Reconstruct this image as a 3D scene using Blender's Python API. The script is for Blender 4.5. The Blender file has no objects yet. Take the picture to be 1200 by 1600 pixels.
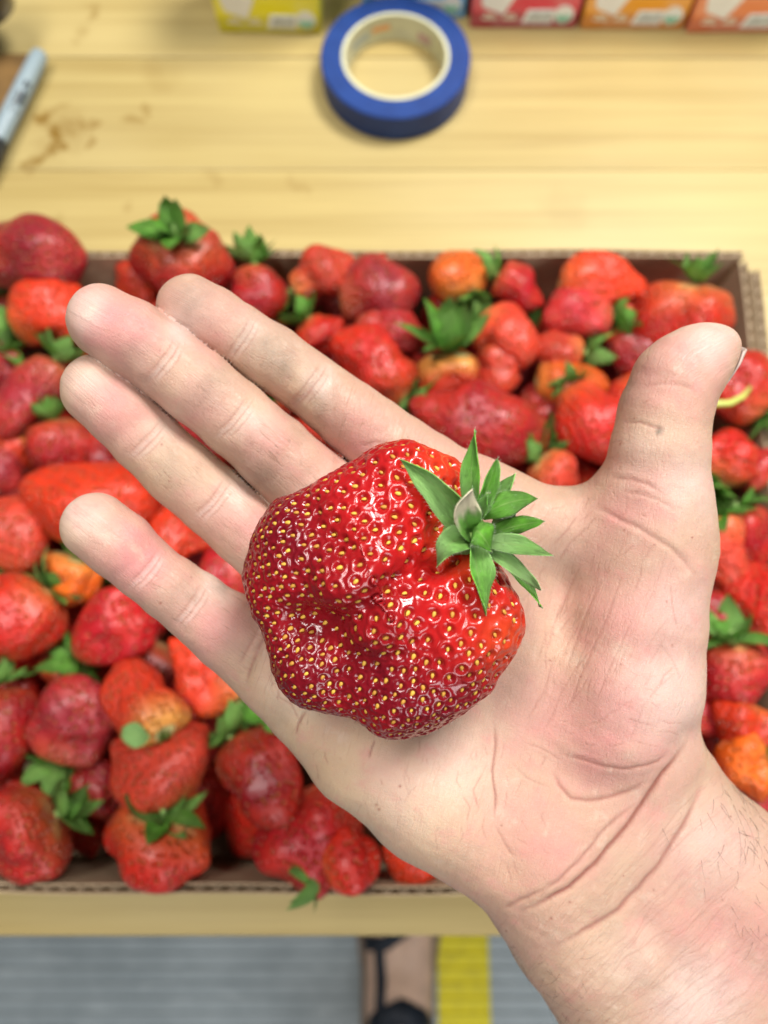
import bpy, math, random
import numpy as np
from mathutils import Vector, Matrix, kdtree

# ---------------------------------------------------------------- scene, camera, light
scene = bpy.context.scene
COL = scene.collection
rng = np.random.default_rng(7)


R = math.radians

CAM_H = 0.465                        # phone above the table top (metres)
TILT = R(15.0)
st, ct = math.sin(TILT), math.cos(TILT)
RIGHT, UP, FWD = np.array([1., 0, 0]), np.array([0., ct, st]), np.array([0., st, -ct])
CAM = np.array([0., 0., CAM_H])

cam_data = bpy.data.cameras.new('camera')
cam = bpy.data.objects.new('camera', cam_data)
COL.objects.link(cam)
cam.location = CAM
cam.rotation_euler = (TILT, 0, 0)
cam_data.sensor_width = 36.0
cam_data.lens = 27.0
cam_data.clip_start = 0.01
cam_data.clip_end = 50.0
cam_data.dof.use_dof = True
cam_data.dof.focus_distance = 0.181
cam_data.dof.aperture_fstop = 27.0 / 3.1
scene.camera = cam

world = bpy.data.worlds.new('World')
scene.world = world
world.use_nodes = True
bg = world.node_tree.nodes['Background']
bg.inputs['Color'].default_value = (0.95, 0.98, 1.0, 1)
bg.inputs['Strength'].default_value = 0.085

def area_lamp(name, loc, target, sx, sy, power, color):
    d = bpy.data.lights.new(name, 'AREA')
    d.shape = 'RECTANGLE'; d.size = sx; d.size_y = sy
    d.energy = power; d.color = color
    o = bpy.data.objects.new(name, d)
    COL.objects.link(o)
    o.location = loc
    o.rotation_euler = (Vector(target) - Vector(loc)).to_track_quat('-Z', 'Y').to_euler()
    return o
area_lamp('open_side_light', (0.55, 0.72, 1.42), (0.05, 0.1, 0.1), 0.55, 0.45, 35, (1.0, 0.985, 0.955))
area_lamp('ceiling_light', (-0.45, 0.25, 1.75), (0.0, 0.1, 0.1), 0.9, 0.35, 23, (1.0, 0.97, 0.93))
area_lamp('front_fill', (0.5, -1.3, 0.9), (0.05, -0.3, 0.0), 0.9, 0.6, 14, (0.95, 0.98, 1.0))  # unseen fill lamp, set to brighten the floor and foot

scene.view_settings.view_transform = 'Standard'
scene.view_settings.look = 'None'
scene.view_settings.exposure = 0.0
scene.view_settings.gamma = 1.0
scene.render.engine = 'CYCLES'
scene.cycles.use_denoising = True
scene.cycles.max_bounces = 8
scene.cycles.sample_clamp_indirect = 6.0

# ---------------------------------------------------------------- helpers
def tag(o, label=None, cat=None, group=None, kind=None):
    if label: o['label'] = label
    if cat: o['category'] = cat
    if group: o['group'] = group
    if kind: o['kind'] = kind
    return o

def at(u, v, h=0.0):
    """point on the horizontal plane z=h seen at photo pixel (u,v); also the depth along the lens axis"""
    d = RIGHT * (u - 600) / 1200 + UP * (800 - v) / 1200 + FWD
    t = (h - CAM_H) / d[2]
    return CAM + d * t, t

def cam_to_world(p):                 # hand space (cm; z towards the lens, z=0 lies 20 cm from it) -> world metres
    p = np.asarray(p, float)
    return CAM + (p[..., 0:1] * RIGHT + p[..., 1:2] * UP + (20.0 - p[..., 2:3]) * FWD) * 0.01

def P(u, v, z):
    d = 20.0 - z
    return np.array([(u - 600) / 1200 * d, (800 - v) / 1200 * d, z])

def Rp(r, z):
    return r * (20.0 - z) / 1200

def to_px(p):
    d = 20.0 - p[:, 2]
    return np.stack([p[:, 0] / d * 1200 + 600, 800 - p[:, 1] / d * 1200], 1)

def new_mesh(name, verts, faces, mat=None, parent=None, smooth=True):
    me = bpy.data.meshes.new(name)
    verts = np.asarray(verts, np.float64)
    if isinstance(faces, np.ndarray):
        n, k = faces.shape
        me.vertices.add(len(verts)); me.vertices.foreach_set('co', verts.ravel())
        me.loops.add(n * k); me.loops.foreach_set('vertex_index', faces.ravel().astype(np.int32))
        me.polygons.add(n)
        me.polygons.foreach_set('loop_start', np.arange(0, n * k, k, dtype=np.int32))
        me.update(calc_edges=True); me.validate()
    else:
        me.from_pydata([tuple(v) for v in verts], [], faces)
        me.update()
    if smooth:
        me.polygons.foreach_set('use_smooth', np.ones(len(me.polygons), bool))
    if mat: me.materials.append(mat)
    o = bpy.data.objects.new(name, me)
    COL.objects.link(o)
    if parent: o.parent = parent
    return o

def attr(o, name, data):
    data = np.asarray(data, np.float32)
    if data.ndim == 2:
        a = o.data.attributes.new(name, 'FLOAT_VECTOR', 'POINT'); a.data.foreach_set('vector', data.ravel())
    else:
        a = o.data.attributes.new(name, 'FLOAT', 'POINT'); a.data.foreach_set('value', data)

def empty(name, loc):
    o = bpy.data.objects.new(name, None)
    COL.objects.link(o)
    o.location = loc
    o.empty_display_size = 0.02
    return o

def box_geo(c, s):
    x, y, z = c; a, b, d = s[0] / 2, s[1] / 2, s[2] / 2
    v = [(x - a, y - b, z - d), (x + a, y - b, z - d), (x + a, y + b, z - d), (x - a, y + b, z - d),
         (x - a, y - b, z + d), (x + a, y - b, z + d), (x + a, y + b, z + d), (x - a, y + b, z + d)]
    f = [(0, 3, 2, 1), (4, 5, 6, 7), (0, 1, 5, 4), (1, 2, 6, 5), (2, 3, 7, 6), (3, 0, 4, 7)]
    return v, f

def box_obj(name, c, s, mat, parent=None, bevel=0.0, origin=True):
    v, f = box_geo((0, 0, 0), s)
    o = new_mesh(name, v, f, mat, parent, smooth=False)
    o.location = c
    if bevel:
        m = o.modifiers.new('bevel', 'BEVEL'); m.width = bevel; m.segments = 2
    return o

def lathe_geo(prof, n=64):
    v, f = [], []
    m = len(prof)
    for i in range(n):
        a = 2 * math.pi * i / n
        for r, z in prof: v.append((r * math.cos(a), r * math.sin(a), z))
    for i in range(n):
        j = (i + 1) % n
        for k in range(m - 1):
            f.append((i * m + k, j * m + k, j * m + k + 1, i * m + k + 1))
    return v, f

def tube_geo(pts, radii, n=8):
    pts = np.asarray(pts, float)
    v, f = [], []
    for i, p in enumerate(pts):
        t = pts[min(i + 1, len(pts) - 1)] - pts[max(i - 1, 0)]
        t /= np.linalg.norm(t) + 1e-12
        a = np.cross(t, [0, 0, 1.0]) if abs(t[2]) < .9 else np.cross(t, [1.0, 0, 0])
        a /= np.linalg.norm(a); b = np.cross(t, a)
        r = radii[i] if hasattr(radii, '__len__') else radii
        for k in range(n):
            th = 2 * math.pi * k / n
            v.append(p + r * (math.cos(th) * a + math.sin(th) * b))
    for i in range(len(pts) - 1):
        for k in range(n):
            k2 = (k + 1) % n
            f.append((i * n + k, i * n + k2, (i + 1) * n + k2, (i + 1) * n + k))
    f.append(tuple(range(n))[::-1]); f.append(tuple((len(pts) - 1) * n + k for k in range(n)))
    return v, f

# ------------------------------------------------ node material helper
class M:
    def __init__(s, name):
        s.m = bpy.data.materials.new(name); s.m.use_nodes = True
        s.t = s.m.node_tree; s.b = s.t.nodes['Principled BSDF']
    def n(s, typ, **kw):
        nd = s.t.nodes.new(typ)
        for k, v in kw.items():
            if k.startswith('_'):
                nd.inputs[k[1:].replace('_', ' ')].default_value = v
            else: setattr(nd, k, v)
        return nd
    def l(s, a, b): s.t.links.new(a, b)
    def val(s, x):
        return x
    def math(s, op, a, b=None, c=None, clamp=False):
        nd = s.t.nodes.new('ShaderNodeMath'); nd.operation = op; nd.use_clamp = clamp
        for i, x in enumerate((a, b, c)):
            if x is None: continue
            if isinstance(x, (int, float)): nd.inputs[i].default_value = x
            else: s.l(x, nd.inputs[i])
        return nd.outputs[0]
    def mix(s, f, a, b, blend='MIX'):
        nd = s.t.nodes.new('ShaderNodeMix'); nd.data_type = 'RGBA'; nd.blend_type = blend
        for i, x in ((0, f), (6, a), (7, b)):
            if isinstance(x, (int, float)): nd.inputs[i].default_value = x
            elif isinstance(x, tuple): nd.inputs[i].default_value = (*x, 1) if len(x) == 3 else x
            else: s.l(x, nd.inputs[i])
        return nd.outputs[2]
    def ramp(s, x, a, b, lo=0.0, hi=1.0):
        nd = s.t.nodes.new('ShaderNodeMapRange'); nd.interpolation_type = 'SMOOTHSTEP'
        nd.inputs[1].default_value = a; nd.inputs[2].default_value = b
        nd.inputs[3].default_value = lo; nd.inputs[4].default_value = hi
        s.l(x, nd.inputs[0]); return nd.outputs[0]
    def coord(s, kind='Object'):
        return s.t.nodes.new('ShaderNodeTexCoord').outputs[kind]
    def mapping(s, vec, scale=(1, 1, 1), loc=(0, 0, 0)):
        nd = s.t.nodes.new('ShaderNodeMapping'); nd.inputs['Scale'].default_value = scale
        nd.inputs['Location'].default_value = loc
        s.l(vec, nd.inputs['Vector']); return nd.outputs[0]
    def noise(s, vec, scale, detail=3.0, rough=0.5, out='Fac'):
        nd = s.t.nodes.new('ShaderNodeTexNoise'); nd.inputs['Scale'].default_value = scale
        nd.inputs['Detail'].default_value = detail; nd.inputs['Roughness'].default_value = rough
        s.l(vec, nd.inputs['Vector']); return nd.outputs[out]
    def attr(s, name, out='Fac'):
        nd = s.t.nodes.new('ShaderNodeAttribute'); nd.attribute_name = name; return nd.outputs[out]
    def bump(s, h, strength, dist, normal=None):
        nd = s.t.nodes.new('ShaderNodeBump'); nd.inputs['Strength'].default_value = strength
        nd.inputs['Distance'].default_value = dist
        s.l(h, nd.inputs['Height'])
        if normal is not None: s.l(normal, nd.inputs['Normal'])
        return nd.outputs[0]
    def set(s, **kw):
        for k, v in kw.items():
            k = k.replace('_', ' ')
            if isinstance(v, (int, float)): s.b.inputs[k].default_value = v
            elif isinstance(v, tuple): s.b.inputs[k].default_value = (*v, 1) if (len(v) == 3 and 'Radius' not in k) else v
            else: s.l(v, s.b.inputs[k])
        return s

def plain(name, col, rough=0.5, var=0.08, scale=60.0, spec=0.5):
    m = M(name)
    n = m.noise(m.coord(), scale, 4)
    f = m.ramp(n, .3, .7, 1 - var, 1 + var)
    c = m.mix(1.0, col, f, 'MULTIPLY')
    m.set(Base_Color=c, Roughness=rough, Specular_IOR_Level=spec)
    return m.m

# ------------------------------------------------ materials
def mat_wood():
    m = M('wood'); co = m.coord('Object'); oi = m.n('ShaderNodeObjectInfo').outputs['Random']
    off = m.n('ShaderNodeCombineXYZ'); m.l(m.math('MULTIPLY', oi, 37.0), off.inputs[2])
    add = m.n('ShaderNodeVectorMath', operation='ADD'); m.l(co, add.inputs[0]); m.l(off.outputs[0], add.inputs[1])
    v = add.outputs[0]
    g1 = m.noise(m.mapping(v, (2.0, 70, 60)), 1.0, 5, .6)
    g2 = m.noise(m.mapping(v, (7.0, 330, 200)), 1.0, 3, .6)
    g3 = m.noise(m.mapping(v, (3.5, 6, 6)), 1.0, 3, .5)
    c = m.mix(m.ramp(g1, .32, .72), (.47, .362, .142), (.36, .26, .084))
    c = m.mix(m.ramp(g2, .50, .75, 0, .35), c, (.27, .17, .055))
    c = m.mix(m.ramp(g3, .35, .65, 0, .35), c, (.52, .42, .20))
    c = m.mix(1.0, c, m.math('MULTIPLY_ADD', oi, .08, .96), 'MULTIPLY')
    # brown dried spill on the table, in world position
    geo = m.n('ShaderNodeNewGeometry').outputs['Position']
    nz = m.noise(geo, 26.0, 4, .6, 'Color')
    wob = m.n('ShaderNodeVectorMath', operation='MULTIPLY_ADD')
    m.l(nz, wob.inputs[0]); wob.inputs[1].default_value = (.05, .05, 0); 
    sub = m.n('ShaderNodeVectorMath', operation='ADD'); m.l(geo, sub.inputs[0]); sub.inputs[1].default_value = (-.025, -.025, 0)
    m.l(sub.outputs[0], wob.inputs[2])
    tot = None
    for (u, vv, r, s_) in STAINS:
        p, t = at(u, vv, 0)
        d = m.n('ShaderNodeVectorMath', operation='DISTANCE'); m.l(wob.outputs[0], d.inputs[0]); d.inputs[1].default_value = tuple(p)
        rr = r / 1200 * t
        k = m.ramp(d.outputs['Value'], rr * .35, rr * 1.35, min(1, s_ * 1.15), 0)
        tot = k if tot is None else m.math('MAXIMUM', tot, k)
    c = m.mix(tot, c, (.21, .115, .014))
    b = m.bump(g2, .12, .001)
    m.set(Base_Color=c, Roughness=m.ramp(g1, .3, .7, .36, .5), Normal=b, Specular_IOR_Level=.4)
    return m.m
STAINS = [(74, 352, 12, .35), (196, 318, 10, .22), (470, 300, 14, .2), (250, 120, 30, .15), (880, 330, 40, .12), (330, 275, 18, .2), (72, 188, 14, .8), (92, 205, 14, .85), (86, 222, 13, .75), (74, 238, 15, .7), (56, 252, 17, .7), (40, 258, 13, .5),
          (112, 198, 12, .45), (130, 195, 11, .5), (150, 193, 12, .5), (152, 212, 11, .5), (88, 178, 11, .35), (200, 188, 11, .4),
          (222, 176, 9, .35), (50, 272, 10, .35), (145, 28, 14, .45), (140, 10, 16, .3), (128, 58, 18, .25), (70, 240, 26, .22), (110, 200, 34, .15)]

def mat_flesh(name, main=False):
    """strawberry flesh; obj.color = ripe colour, alpha = how pale the shoulder is"""
    m = M(name); co = m.coord('Object')
    oi = m.n('ShaderNodeObjectInfo')
    ripe = oi.outputs['Color']; pale = oi.outputs['Alpha']
    lf = m.noise(co, 55.0, 3)
    if main:
        ripe = m.mix(m.attr('ripe'), (.14, .003, .008), (.50, .012, .008))
        ripe = m.mix(m.math('MULTIPLY', m.attr('shoulder'), .75), ripe, (.72, .085, .015))
        ripe = m.mix(m.ramp(lf, .35, .7, 0, .45), ripe, m.mix(.5, ripe, (.62, .012, .012)))
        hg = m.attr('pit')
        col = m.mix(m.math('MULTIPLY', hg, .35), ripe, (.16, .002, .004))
        fine = m.noise(co, 2200.0, 3)
        wr = m.noise(co, 700.0, 3)
        nrm = m.bump(m.math('ADD', fine, m.math('MULTIPLY', wr, 1.6)), .10, .00022)
        m.set(Base_Color=col, Roughness=.21, Normal=nrm, Specular_IOR_Level=.45, Subsurface_Weight=.10,
              Subsurface_Scale=.004, Coat_Weight=.14, Coat_Roughness=.10)
        m.b.inputs['Subsurface Radius'].default_value = (1.0, .12, .08)
        return m.m
    vo = m.n('ShaderNodeTexVoronoi'); vo.inputs['Scale'].default_value = 300.0; vo.inputs['Randomness'].default_value = .55
    m.l(co, vo.inputs['Vector'])
    d = vo.outputs['Distance']
    sh = m.attr('shoulder')
    col = m.mix(m.math('MULTIPLY', m.ramp(lf, .35, .68), .55), ripe, m.mix(.5, ripe, (.66, .05, .012)))
    col = m.mix(m.math('MULTIPLY', m.math('MULTIPLY', sh, pale), 1.0, clamp=True), col, (.72, .30, .06))
    col = m.mix(m.math('MULTIPLY', m.math('MULTIPLY', m.ramp(sh, .75, 1.0), pale), .9, clamp=True), col, (.62, .62, .26))
    col = m.mix(m.ramp(d, .12, .28, .42, 0), col, (.72, .30, .08))
    pit = m.ramp(d, .12, .50)
    fine = m.noise(co, 900.0, 2)
    nrm = m.bump(m.math('ADD', pit, m.math('MULTIPLY', fine, .25)), 1.0, .0020)
    m.set(Base_Color=col, Roughness=.34, Normal=nrm, Specular_IOR_Level=.45, Coat_Weight=.08, Coat_Roughness=.1,
          Subsurface_Weight=.06, Subsurface_Scale=.003)
    return m.m

def mat_leaf(name, top, under, fleck=True):
    m = M(name); co = m.coord('Object'); uv = m.attr('leaf', 'Vector')
    sep = m.n('ShaderNodeSeparateXYZ'); m.l(uv, sep.inputs[0])
    back = m.n('ShaderNodeNewGeometry').outputs['Backfacing']
    rnd = m.n('ShaderNodeObjectInfo').outputs['Random']
    n1 = m.noise(co, 260.0, 4)
    # veins: fine lines running lengthwise, spreading from the midrib
    wv = m.noise(m.mapping(uv, (3.0, 26.0, 1)), 1.0, 3, .6)
    c = m.mix(m.ramp(n1, .3, .7), tuple(x * .8 for x in top), tuple(min(1, x * 1.5) for x in top))
    c = m.mix(m.math('MULTIPLY', rnd, .4), c, tuple(x * .62 for x in top))
    c = m.mix(m.attr('under'), c, under)
    c = m.mix(m.ramp(wv, .50, .66, 0, .6), c, m.mix(.5, c, (.42, .55, .22)))
    c = m.mix(m.ramp(m.math('ABSOLUTE', sep.outputs[1]), .0, .10, .45, 0), c, (.36, .55, .16))
    if fleck:
        cr = m.attr('cream')
        c = m.mix(cr, c, (.84, .75, .52))
    b = m.bump(m.math('ADD', wv, m.math('MULTIPLY', n1, .8)), 1.0, .0009)
    m.set(Base_Color=c, Roughness=.48, Normal=b, Specular_IOR_Level=.4, Subsurface_Weight=.0)
    tr = m.n('ShaderNodeBsdfTranslucent'); m.l(c, tr.inputs['Color'])
    mx = m.n('ShaderNodeMixShader'); mx.inputs[0].default_value = .16
    out = m.t.nodes['Material Output']
    m.l(m.b.outputs[0], mx.inputs[1]); m.l(tr.outputs[0], mx.inputs[2]); m.l(mx.outputs[0], out.inputs['Surface'])
    return m.m

def mat_skin():
    m = M('skin'); co = m.coord('Object')
    flow = m.attr('flow', 'Vector')
    pink, dirt, crease, pale, linew = (m.attr(k) for k in ('pink', 'dirt', 'crease', 'pale', 'linew'))
    n1 = m.noise(co, 55.0, 4, .55); n2 = m.noise(co, 150.0, 4, .6); n3 = m.noise(m.mapping(co, (1, 1, 1), (3, 5, 1)), 90.0, 3)
    base = m.mix(m.ramp(n1, .3, .7), (.445, .285, .198), (.46, .262, .200))
    base = m.mix(m.ramp(n3, .45, .7, 0, .5), base, (.46, .325, .22))
    base = m.mix(m.math('MULTIPLY', m.attr('warm'), .8), base, (.53, .375, .225))
    base = m.mix(m.math('MULTIPLY', pink, m.ramp(n2, .25, .75, .7, 1.25)), base, (.53, .205, .195))
    base = m.mix(m.math('MULTIPLY', pale, .8), base, (.63, .50, .445))
    # capillary blotches
    base = m.mix(m.ramp(n2, .54, .74, 0, .42), base, (.53, .225, .195))
    base = m.mix(m.ramp(n2, .42, .25, 0, .30), base, (.60, .47, .37))
    base = m.mix(m.math('MULTIPLY', dirt, m.ramp(n2, .3, .7, .45, 1.0)), base, (.22, .165, .12))
    # long thin skin lines following the limb
    l1 = m.noise(m.mapping(flow, (.75, 8.0, 1), (0, 0, .37)), 1.0, 1.5, .5)
    r1 = m.math('ABSOLUTE', m.math('SUBTRACT', l1, .5))
    line = m.ramp(r1, .0, .034, 1, 0)
    l2 = m.noise(m.mapping(flow, (2.6, 27, 1), (9, 4, 2)), 1.0, 3, .55)
    r2 = m.math('ABSOLUTE', m.math('SUBTRACT', l2, .5))
    line2 = m.ramp(r2, .0, .05, 1, 0)
    l3 = m.noise(m.mapping(flow, (16, 5.0, 1), (2, 7, 2)), 1.0, 2, .5)
    r3 = m.math('ABSOLUTE', m.math('SUBTRACT', l3, .5))
    line3 = m.ramp(r3, .0, .06, 1, 0)
    gate = m.ramp(m.noise(m.mapping(flow, (1.6, 3.5, 1), (4, 4, 4)), 1.0, 2), .44, .58)
    lw = m.math('MULTIPLY', line, m.math('MULTIPLY', linew, m.math('MULTIPLY_ADD', gate, .85, .15)))
    base = m.mix(m.math('MULTIPLY', lw, .85, clamp=True), base, (.27, .15, .10))
    base = m.mix(m.math('MULTIPLY', m.math('MULTIPLY', line2, m.attr('fine')), .20, clamp=True), base, (.50, .25, .18))
    base = m.mix(m.math('MULTIPLY', crease, 1.45, clamp=True), base, (.26, .095, .065))
    hgt = m.math('ADD', m.math('MULTIPLY', line, -.8), m.math('MULTIPLY', line2, -.9))
    hgt = m.math('ADD', hgt, m.math('MULTIPLY', line3, -.35))
    pores = m.n('ShaderNodeTexVoronoi'); pores.inputs['Scale'].default_value = 1500; m.l(co, pores.inputs['Vector'])
    hgt = m.math('ADD', hgt, m.math('MULTIPLY', pores.outputs['Distance'], .9))
    hgt = m.math('ADD', hgt, m.math('MULTIPLY', m.noise(co, 420, 4, .6), 1.6))
    nrm = m.bump(hgt, .36, .00026)
    m.set(Base_Color=base, Roughness=m.ramp(n2, .3, .7, .42, .58), Normal=nrm, Specular_IOR_Level=.42,
          Subsurface_Weight=.22, Subsurface_Scale=.004)
    m.b.inputs['Subsurface Radius'].default_value = (1.0, .35, .2)
    return m.m

def mat_card():
    m = M('cardboard'); co = m.coord()
    n = m.noise(m.mapping(co, (120, 120, 700)), 1.0, 4); n2 = m.noise(co, 14, 4)
    c = m.mix(m.ramp(n, .3, .7), (.38, .28, .175), (.46, .345, .22))
    c = m.mix(m.ramp(n2, .45, .7, 0, .5), c, (.28, .195, .115))
    m.set(Base_Color=c, Roughness=.8, Normal=m.bump(n, .2, .0005), Specular_IOR_Level=.2)
    return m.m

MAT = {}
MAT['wood'] = mat_wood()
MAT['flesh'] = mat_flesh('berry_flesh')
MAT['flesh_main'] = mat_flesh('giant_berry_flesh', True)
MAT['leaf'] = mat_leaf('sepal_green', (.085, .27, .02), (.30, .48, .15))
MAT['leaf_main'] = mat_leaf('giant_sepal_green', (.135, .42, .028), (.38, .64, .22))
MAT['skin'] = mat_skin()
MAT['card'] = mat_card()
MAT['flute'] = plain('flute_paper', (.26, .19, .12), .85)
MAT['seed'] = None

def mat_seed():
    m = M('achene'); rnd = m.n('ShaderNodeObjectInfo').outputs['Random']
    c = m.mix(m.ramp(rnd, 0.1, .9), (.68, .40, .055), (.44, .21, .03))
    c = m.mix(m.ramp(m.noise(m.coord(), 900, 2), .5, .75, 0, .5), c, (.42, .16, .03))
    m.set(Base_Color=c, Roughness=.5, Specular_IOR_Level=.3)
    return m.m
MAT['seed'] = mat_seed()

# ---------------------------------------------------------------- floor, table
def build_floor():
    m = M('ribbed_mat'); co = m.coord()
    n = m.noise(co, 9, 5, .6); n2 = m.noise(m.mapping(co, (14, 60, 1)), 1, 3)
    c = m.mix(m.ramp(n, .3, .7), (.36, .415, .44), (.46, .52, .545))
    sx = m.n('ShaderNodeSeparateXYZ'); m.l(co, sx.inputs[0])
    c = m.mix(m.ramp(n2, .55, .75, 0, .5), c, (.62, .68, .70))
    m.set(Base_Color=c, Roughness=.5)
    per, x0, x1 = .021, -3.0, 3.0
    prof = []
    y = -1.6
    while y < 2.6:
        for dy, dz in ((0, -.0035), (.25, -.0035), (.38, 0), (.85, 0)):
            prof.append((y + dy * per, dz))
        y += per
    def sheet(name, xa, xb, dz, mat):
        v = []
        for (yy, zz) in prof: v += [(xa, yy, zz + dz), (xb, yy, zz + dz)]
        f = [(2 * i, 2 * i + 1, 2 * i + 3, 2 * i + 2) for i in range(len(prof) - 1)]
        o = new_mesh(name, v, f, mat, smooth=False)
        o.location = (0, 0, -.90)
        return o
    tag(sheet('floor', x0, x1, 0, m.m), kind='structure')
    ym = M('yellow_paint'); n = ym.noise(ym.coord(), 45, 5, .65)
    ym.set(Base_Color=ym.mix(ym.ramp(n, .42, .72, 0, .7), (.86, .74, .008), (.62, .52, .02)), Roughness=.55)
    pa, _ = at(684, 1530, -.9); pb, _ = at(765, 1530, -.9)
    o = sheet('floor_stripe', pa[0], pb[0], .002, ym.m)
    tag(o, kind='structure')
build_floor()

EDGE_Y = at(600, 1463, 0)[0][1]
def build_table():
    root = empty('table', (0, EDGE_Y, -.90))
    tag(root, 'pale wooden table of jointed boards under the tray of strawberries', 'table')
    w = (at(600, 265, 0)[0][1] - EDGE_Y) / 5
    first = None
    for i in range(9):
        o = box_obj('board', (0.05, w * (i + .5), .90 - .018), (1.9, w - .0004, .036), MAT['wood'], root, bevel=.0006)
        o.location.z += (-.0002, .0003, 0, .0002, -.0003)[i % 5]
    for sx in (-.82, .92):
        for yy in (.05, 8.6 * w):
            o = box_obj('leg', (sx, yy + .03, .432), (.07, .07, .862), MAT['wood'], root, bevel=.003)
build_table()

# ---------------------------------------------------------------- cardboard tray
RIM = 0.080
YF = at(600, 1376, RIM)[0][1]
YB = at(600, 396, RIM)[0][1]
XR = at(1160, 402, RIM)[0][0]
XL = -0.262
def build_tray():
    root = empty('cardboard_tray', ((XL + XR) / 2, (YF + YB) / 2, 0))
    tag(root, 'shallow open corrugated cardboard tray heaped with strawberries', 'tray')
    ox, oy = root.location.x, root.location.y
    def wall(name, p0, p1, h0, h1, bow=0.0, th=.0042, liner=.0006, n=60):
        """corrugated wall from p0 to p1: two liners and a wavy flute between them"""
        p0 = np.array(p0, float); p1 = np.array(p1, float)
        d = p1 - p0; L = np.linalg.norm(d); d /= L; nn = np.array([-d[1], d[0]])
        verts, faces = [], []
        for side in (-1, 1):
            a, b = side * (th / 2 - liner), side * th / 2
            base = len(verts)
            for i in range(n + 1):
                s = i / n; c = p0 + d * L * s + nn * bow * (4 * s * (1 - s)) + nn * .0006 * math.sin(17 * s + h1 * 90)
                top = h1 + .0010 * math.sin(9 * s + side) * (1 if bow else .3)
                for off in (a, b):
                    q = c + nn * off
                    verts.append((q[0] - ox, q[1] - oy, h0)); verts.append((q[0] - ox, q[1] - oy, top))
            for i in range(n):
                k = base + 4 * i; k2 = k + 4
                faces += [(k, k2, k2 + 1, k + 1), (k + 2, k + 3, k2 + 3, k2 + 2), (k + 1, k2 + 1, k2 + 3, k + 3), (k, k + 2, k2 + 2, k2)]
            e = base + 4 * n
            faces += [(base, base + 1, base + 3, base + 2), (e, e + 2, e + 3, e + 1)]
        o = new_mesh(name, verts, faces, MAT['card'], root, smooth=False)
        m = int(L / .0011); verts, faces = [], []
        for i in range(m + 1):
            s = i / m; c = p0 + d * L * s + nn * bow * (4 * s * (1 - s)) + nn * (th / 2 - liner - .0003) * math.sin(s * L / .0078 * 2 * math.pi)
            c = c + nn * .0006 * math.sin(17 * s + h1 * 90)
            verts.append((c[0] - ox, c[1] - oy, h0)); verts.append((c[0] - ox, c[1] - oy, h1 - .0006))
        for i in range(m): faces.append((2 * i, 2 * i + 2, 2 * i + 3, 2 * i + 1))
        fo = new_mesh('flute', verts, faces, MAT['flute'], o, smooth=True)
        md = fo.modifiers.new('solid', 'SOLIDIFY'); md.thickness = .0003
        return o
    T = .0046
    wall('wall', (XL, YF), (XR, YF), .003, RIM, bow=-.004)
    wall('wall', (XL, YB), (XR + .001, YB), .003, RIM)
    wall('wall', (XR, YF + T), (XR, YB - T), .003, RIM - .001)
    wall('outer_flap', (XR + .0060, YF + .004), (XR + .0070, YB - .009), .003, RIM - .002)
    wall('wall', (XL, YF + T), (XL, YB - T), .003, RIM)
    b = box_obj('tray_bottom', (0, 0, .0023), (XR - XL + .008, YB - YF + .008, .003), MAT['card'], root)
build_tray()


# ---------------------------------------------------------------- leaves shared by all calyxes
def sepal_geo(L, W, bend=.5, cup=.25, twist=0.0, nl=9, nw=5, peak=.38, base_w=.45):
    """lanceolate sepal: grows along +x from the origin, faces +z, tip bends up by 'bend' radians"""
    v, uv, f = [], [], []
    x = z = 0.0; ang = -bend * .35
    for i in range(nl + 1):
        t = i / nl
        if i: 
            ang += bend / nl * 1.35
            x += math.cos(ang) * L / nl; z += math.sin(ang) * L / nl
        w = W / 2 * (((1 - (1 - t / peak) ** 2) * (1 - base_w) + base_w) if t < peak else max(0.02, (1 - ((t - peak) / (1 - peak)) ** 1.7)))
        for j in range(nw + 1):
            s = -1 + 2 * j / nw
            yy = s * w; lift = cup * w * s * s
            tw = twist * t
            yy2, l2 = yy * math.cos(tw) - lift * math.sin(tw), yy * math.sin(tw) + lift * math.cos(tw)
            v.append((x - math.sin(ang) * l2, yy2, z + math.cos(ang) * l2)); uv.append((t, s, 0))
    for i in range(nl):
        for j in range(nw):
            a = i * (nw + 1) + j
            f.append((a, a + nw + 1, a + nw + 2, a + 1))
    return np.array(v), np.array(uv), np.array(f)

SEP = []
for i in range(7):
    v, uv, f = sepal_geo(.0125 * rng.uniform(.85, 1.25), .0062 * rng.uniform(.8, 1.3), rng.uniform(-.5, 1.3), rng.uniform(.1, .5), rng.uniform(-.6, .6), 6, 4)
    o = new_mesh('sepal', v, f, MAT['leaf'])
    attr(o, 'leaf', uv); attr(o, 'under', np.full(len(v), rng.uniform(0, .45)))
    attr(o, 'cream', np.zeros(len(v)))
    SEP.append(o.data); bpy.data.objects.remove(o)
sv, sf = tube_geo([(0, 0, -.001), (0.0002, 0, .002), (.0006, 0, .0045)], [.0022, .0014, .0013], 8)
so = new_mesh('stem', sv, sf, MAT['leaf']); attr(so, 'leaf', np.zeros((len(sv), 3))); attr(so, 'under', np.full(len(sv), .8)); attr(so, 'cream', np.zeros(len(sv)))
STEM = so.data; bpy.data.objects.remove(so)

# ---------------------------------------------------------------- berries in the tray
COLR = dict(deep=(.27, .004, .009, .15), crimson=(.42, .009, .016, .25), red=(.58, .016, .010, .35), bright=(.70, .040, .010, .5),
            orange=(.78, .14, .014, .8), coral=(.62, .055, .028, .5), dusky=(.33, .018, .028, .3), pink=(.50, .024, .032, .2), pale=(.66, .16, .06, .9), half=(.60, .04, .015, 1.7))

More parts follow.
